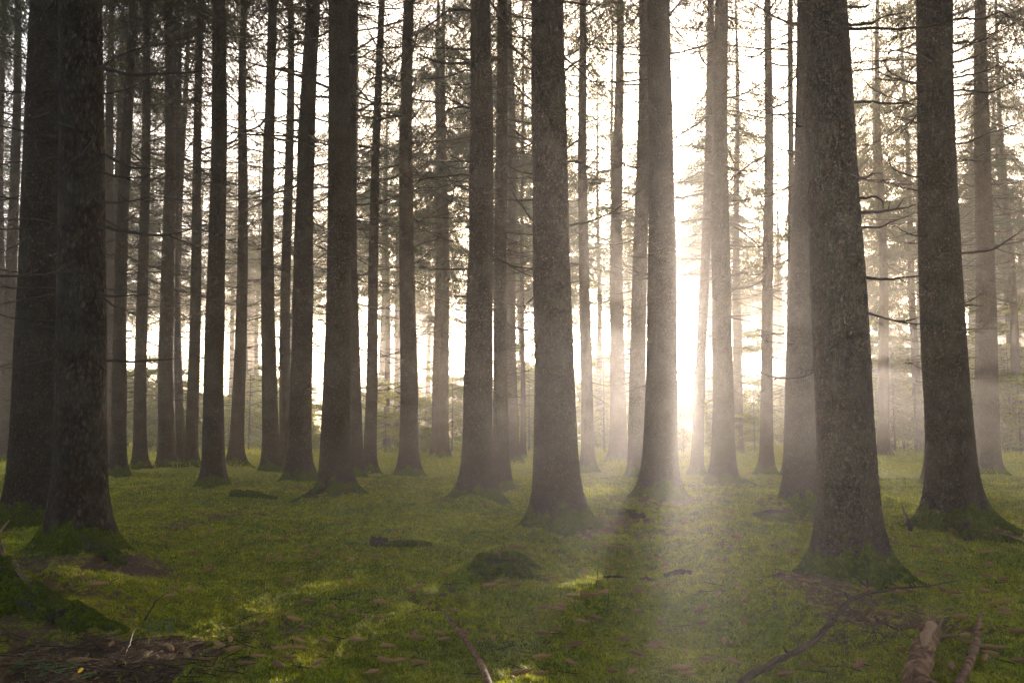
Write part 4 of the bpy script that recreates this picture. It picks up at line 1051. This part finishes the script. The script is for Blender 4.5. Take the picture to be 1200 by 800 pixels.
# side bark strip that shows bare wood
b = MB(); aa = np.linspace(0, 1, 10); m = len(Q)
S = np.stack([Q[int(24 + 14 * u)] + np.array([0.006 * math.sin(9 * u), -0.018, RR[int(22 + 16 * u)] * 0.9]) for u in aa]); b.tube(S, 0.034 * (np.sin(aa * 2.6) * 0.7 + 0.2), 10, wob=.4, seed=2)
local(b, e); link('bare_wood_patch', b.mesh('bare_wood_patch', ROT), e)
# peeled stick at the right
P = path3([(1122, 815), (1133, 795), (1143, 770), (1147, 752), (1150, 742)], [.03, .035, .05, .07, .09])
e = empty('fallen_stick', P[0]); tag(e, 'peeled reddish stick pointing up at the bottom right beside the thick log', 'stick')
Q, RR, q = resamp(P, [.022, .021, .019, .017, .012], 30, 0.001, 22)
b = MB(); b.tube(Q, RR, 14, wob=0.22, seed=5); local(b, e); link('limb', b.mesh('limb', REDBARK), e)
b = MB(); b.tube(np.array([Q[-2], Q[-1] + (0.004, .0, .02), Q[-1] + (0.01, 0, .045)]), np.array([.013, .009, .002]), 6); local(b, e); link('pale_tip', b.mesh('pale_tip', ROT), e)
for k in range(3):
    i = int(q.integers(4, 22)); b = MB(); D = np.array([q.choice([-1, 1]) * .7, -.2, .6]); b.tube(np.array([Q[i], Q[i] + D * .035, Q[i] + D * .045]), np.array([.01, .007, .003]), 6); local(b, e); link('twig_stub', b.mesh('twig_stub', REDBARK), e)
# pink stick at the bottom centre
P = path3([(576, 815), (568, 795), (555, 772), (540, 752), (527, 738), (517, 729)], [.02, .03, .035, .05, .07, .085])
e = empty('fallen_stick', P[0]); tag(e, 'thin pinkish stick with split pale end at the bottom centre', 'stick')
Q, RR, q = resamp(P[:-1], [.015, .015, .014, .013, .012], 34, 0.0009, 32)
b = MB(); b.tube(Q, RR, 12, wob=0.18, seed=6); local(b, e); link('limb', b.mesh('limb', REDBARK), e)
b = MB(); b.tube(np.array([Q[-3], Q[-1], P[-1]]), np.array([.013, .010, .003]), 6); b.tube(np.array([Q[-3], Q[-1] + (0.004, 0.0, .012), P[-1] + (0.02, 0, -.01)]), np.array([.008, .007, .002]), 5); local(b, e); link('split_end', b.mesh('split_end', ROT), e)
b = MB(); b.tube(np.array([Q[-6], Q[-6] + (.014, 0, .04), Q[-6] + (.012, 0, .06)]), np.array([.005, .003, .001]), 5); local(b, e); link('twig_stub', b.mesh('twig_stub', REDBARK), e)
# pale broken stick at the left picture edge
P = path3([(-12, 668), (8, 655)], [.25, .36]); e = empty('stick', P[0]); tag(e, 'short pale broken twig leaning on the mossy root tree at the left edge', 'stick')
b = MB(); b.tube(np.array([P[0], (P[0] + P[1]) / 2, P[1]]), np.array([.012, .010, .006]), 7); local(b, e); link('limb', b.mesh('limb', ROT), e)

# mossy stump remains with a dark hollow
def moss_lump(name, px, py, rx, ry, h, label, cat, hollow=True, seed=0, mossy=0.75):
    p = gpt(px, py); e = empty(name, (p[0], p[1], p[2] - 0.03)); tag(e, label, cat)
    n, m = 60, 26; t = np.linspace(0, 1, m); th = np.arange(n) * 2 * math.pi / n
    T, A = np.meshgrid(t, th, indexing='ij')
    rad = 1 - 0.25 * np.sin(T * math.pi / 2) ** 3 ; top = T ** 2
    k = np.where(T < .75, rad, rad * (1 - ((T - .75) / .25) ** 1.5))
    if not hollow: k = np.sqrt(np.maximum(1 - T ** 2, 0)); 
    n1 = vn(np.cos(A) * 2 + 4, np.sin(A) * 2 + 4, T * 3, 70 + seed); n2 = vn(np.cos(A) * 7, np.sin(A) * 7, T * 9, 71 + seed)
    k = k * (1 + 0.5 * (n1 - .5) + 0.16 * (n2 - .5))
    Z = h * np.sin(np.minimum(T, .8) / .8 * math.pi / 2) * (0.75 + 0.5 * n1)
    Z = np.where(T > .8, Z - (h * 0.5 * ((T - .8) / .2) if hollow else 0), Z)
    if not hollow: Z = h * T * (0.8 + 0.4 * n1)
    V = np.stack([rx * k * np.cos(A), ry * k * np.sin(A), Z], -1).reshape(-1, 3)
    i = np.arange(m - 1)[:, None] * n; j = np.arange(n)[None]; j2 = (j + 1) % n
    F = np.stack([i + j, i + j2, i + n + j2, i + n + j], -1).reshape(-1, 4)
    mo = np.where(T > .85, 0.1, mossy) + 0.3 * (n1.reshape(T.shape) - .5)
    link('mossy_wood', mesh_np('mossy_wood', V, F, BARK, {'knot': (T > .85).astype(float).ravel() * .9, 'moss': mo.ravel()}), e)
    return e
e = moss_lump('mossy_stump', 588, 668, .22, .16, .13, 'rotten stump sunk in moss with dark hollow in the centre', 'stump', seed=1, mossy=0.62)
for k, (pts, rd) in enumerate([([(590, 660), (612, 656), (636, 668)], [.05, .035, .015]), ([(580, 662), (562, 656), (548, 668)], [.05, .035, .015]), ([(598, 670), (615, 680), (640, 676)], [.05, .03, .012])]):
    P = path3(pts, [.05, .03, 0]); Q, RR, _ = resamp(P, rd, 16, .001, k)
    b = MB(); b.tube(Q, RR, 12, wob=.3, seed=k); V = np.vstack(b.V) - np.array(e.location)
    link('root', mesh_np('root', V, [np.vstack(b.F4), np.vstack(b.F3)], BARK, {'knot': np.zeros(len(V)), 'moss': np.full(len(V), .75)}), e)
moss_lump('root_stub', 444, 638, .09, .07, .10, 'small dark root stub standing in the moss left of centre', 'stump', seed=2, mossy=0.2)
moss_lump('moss_cushion', 905, 609, .30, .26, .15, 'round green moss cushion left of the half hidden thick trunk', 'moss cushion', False, 3, 1.2)
moss_lump('root_stub', 296 + 452, 606, .10, .07, .07, 'dark root stub right of the central thick trunk', 'stump', seed=4, mossy=0.15)
moss_lump('root_stub', 1031, 636, .09, .06, .06, 'dark stub peeping out behind the right side of the biggest trunk', 'stump', seed=5, mossy=0.1)
for pts, lf, rd, lab in (
    ([(712, 603), (728, 603), (745, 604)], [.03, .03, .03], [.045, .05, .035], 'mossy rotten log lying right of the central thick trunk'),
    ([(270, 582), (295, 582), (325, 586)], [.04, .05, .02], [.06, .07, .03], 'dark mossy log lying right of the rough flaky trunk'),
    ([(452, 641), (480, 641), (505, 640)], [.02, .03, .01], [.04, .045, .02], 'low mossy root log right of the dark root stub'),
    ([(780, 677), (795, 674), (811, 673)], [.02, .025, .02], [.02, .024, .016], 'short dark stick beside the light streak'),
    ([(708, 678), (722, 678), (738, 679)], [.015, .015, .015], [.010, .010, .006], 'thin dark twig left of the light streak'),
    ([(1058, 608), (1064, 616), (1068, 622)], [.16, .08, .02], [.012, .02, .025], 'dark stub pointing left beside the dark right trunk')):
    P = path3(pts, lf); e = empty('fallen_log', P[0]); tag(e, lab, 'log' if 'log' in lab else 'stick')
    Q, RR, _ = resamp(P, rd, 22, .0012, len(lab)); b = MB(); b.tube(Q, RR, 14, wob=.4, seed=len(lab)); V = np.vstack(b.V) - np.array(e.location)
    link('mossy_wood', mesh_np('mossy_wood', V, [np.vstack(b.F4), np.vstack(b.F3)], BARK, {'knot': np.full(len(V), .5), 'moss': np.full(len(V), .62 if 'moss' in lab else .0)}), e)

# twigs lying in the litter at the lower left and over the moss
TW = [([(0, 782), (60, 782), (110, 790), (165, 792)], .012, 'longest flat dead twig across the bottom left litter'), ([(10, 692), (22, 668), (40, 652), (60, 640)], .010, 'curved twig leaning against the mossy root at the left'),
      ([(100, 738), (110, 752), (118, 762), (123, 770)], .006, 'wiry twig hanging over the mossy root end'), ([(145, 768), (152, 755), (150, 744)], .006, 'pale upright twig in the litter centre'),
      ([(60, 745), (80, 738), (98, 745)], .007, 'arched twig on the big mossy root'), ([(170, 730), (180, 722), (192, 718)], .009, 'dark twig end poking out right of the mossy root'),
      ([(20, 760), (50, 752), (75, 758)], .007, 'twig in the litter under the mossy root'), ([(0, 770), (25, 768), (52, 752)], .006, 'thin twig crossing the litter at the left edge'),
      ([(130, 780), (175, 778), (230, 790)], .006, 'twig running right out of the dark litter'), ([(120, 690), (135, 682), (142, 680)], .006, 'small twig ending the long cone behind the mossy root')]
for k, (pts, r, lab) in enumerate(TW):
    up = [r] * len(pts)
    if 'upright' in lab or 'poking' in lab or 'leaning' in lab: up = list(np.linspace(r, .12, len(pts)))
    P = path3(pts, up); Q, RR, q = resamp(P, list(np.linspace(r, r * .4, len(pts))), 18, .003, 60 + k)
    b = MB(); Q0 = Q[0].copy(); b.tube(Q - Q0, RR * .8, 6, wob=.15, seed=k)
    o = link('twig', b.mesh('twig', DARKW if k % 3 else STRAW), None, Q0); tag(o, lab, 'twig')
q = np.random.default_rng(15); b = MB()
for k in range(420):
    px, py = (q.uniform(-20, 290), q.uniform(745, 815)) if k < 230 else (q.uniform(0, 1200), q.uniform(600, 800))
    p = gpt(px, py) if k < 230 else on_ground(px, py); 
    if k >= 230: p[2] = gz(p[0], p[1])
    a = q.uniform(0, 6.28); l = q.uniform(0.05, 0.22); t = np.linspace(-.5, .5, 5)
    Q = p + np.stack([l * t * math.cos(a) + .2 * l * t * t, l * t * math.sin(a), .012 + 0.25 * l * (t + .5) * q.uniform(-.1, .6)], 1)
    b.tube(Q, np.linspace(.0035, .0015, 5), 4)
o = link('twig_litter', b.mesh('twig_litter', DARKW)); tag(o, 'fine dead twigs tangled in the litter', kind='stuff')
# clover leaves and the yellow leaf
b = MB(); q = np.random.default_rng(16)
for k in range(150):
    px, py = (q.normal(190, 16), q.normal(741, 6)) if k < 80 else (q.normal(45, 28), q.normal(790, 7))
    p = gpt(px, py) + (0, 0, q.uniform(.02, .05)); a0 = q.uniform(0, 6.28)
    for j in range(3):
        a = a0 + j * 2.09; s = q.uniform(.012, .02); D = np.array([math.cos(a), math.sin(a), .15]); S = np.array([-math.sin(a), math.cos(a), 0])
        b.add([p, p + D * s * .7 + S * s * .6, p + D * s * 1.15, p + D * s * .7 - S * s * .6], [(0, 1, 2, 3)], None, q.random())
o = link('clover_leaves', b.mesh('clover_leaves', CLOVER, False)); tag(o, 'dark green wood sorrel leaves in the litter at the lower left', kind='stuff')
p = gpt(94, 792) + (0, 0, .03); b = MB(); D = np.array([.015, 0, .005]); S = np.array([0, .011, .010])
b.add([-D, -D * .2 + S, D * .6 + S * .7, D, D * .6 - S * .7, -D * .2 - S], None, [(0, 1, 5), (1, 2, 5), (2, 4, 5), (2, 3, 4)], .5)
o = link('fallen_leaf', b.mesh('fallen_leaf', YLEAF), None, p); tag(o, 'single small yellow leaf at the bottom left', 'leaf')
# seedlings on the hump
def seedling(px, py, h, lab, seed):
    p = gpt(px, py); e = empty('spruce_seedling', p); tag(e, lab, 'seedling'); q = np.random.default_rng(seed)
    b = MB(); z = np.linspace(-.02, h, 6); b.tube(np.stack([z * .1, z * 0, z], 1), np.linspace(.004, .0015, 6), 5); link('stem', b.mesh('stem', DARKW), e)
    b = MB()
    for k in range(14):
        zz = q.uniform(.15, 1) * h; a = q.uniform(0, 6.28); dv = np.array([math.cos(a), math.sin(a), q.uniform(.1, .8)]); dv /= np.linalg.norm(dv)
        foliage_twig(b, q, np.array([zz * .1, 0, zz]), dv, (1.15 * h - zz) * .45 + .02, 2, .4, .17)
    link('needles', b.mesh('needles', YOUNG, False), e)
seedling(699, 688, .17, 'tallest green spruce seedling left of the light streak', 1); seedling(712, 712, .08, 'tiny seedling on the mossy hump', 2)
seedling(723, 655, .12, 'seedling behind the hump near the central trunk', 3); seedling(853, 620, .16, 'seedling on the right moss before the stout pale trunk', 4)
seedling(194, 643, .12, 'dark tiny seedling right of the plated trunk', 5); seedling(540, 536, .5, 'thin curved sapling beside the thick knobbly trunk', 6)
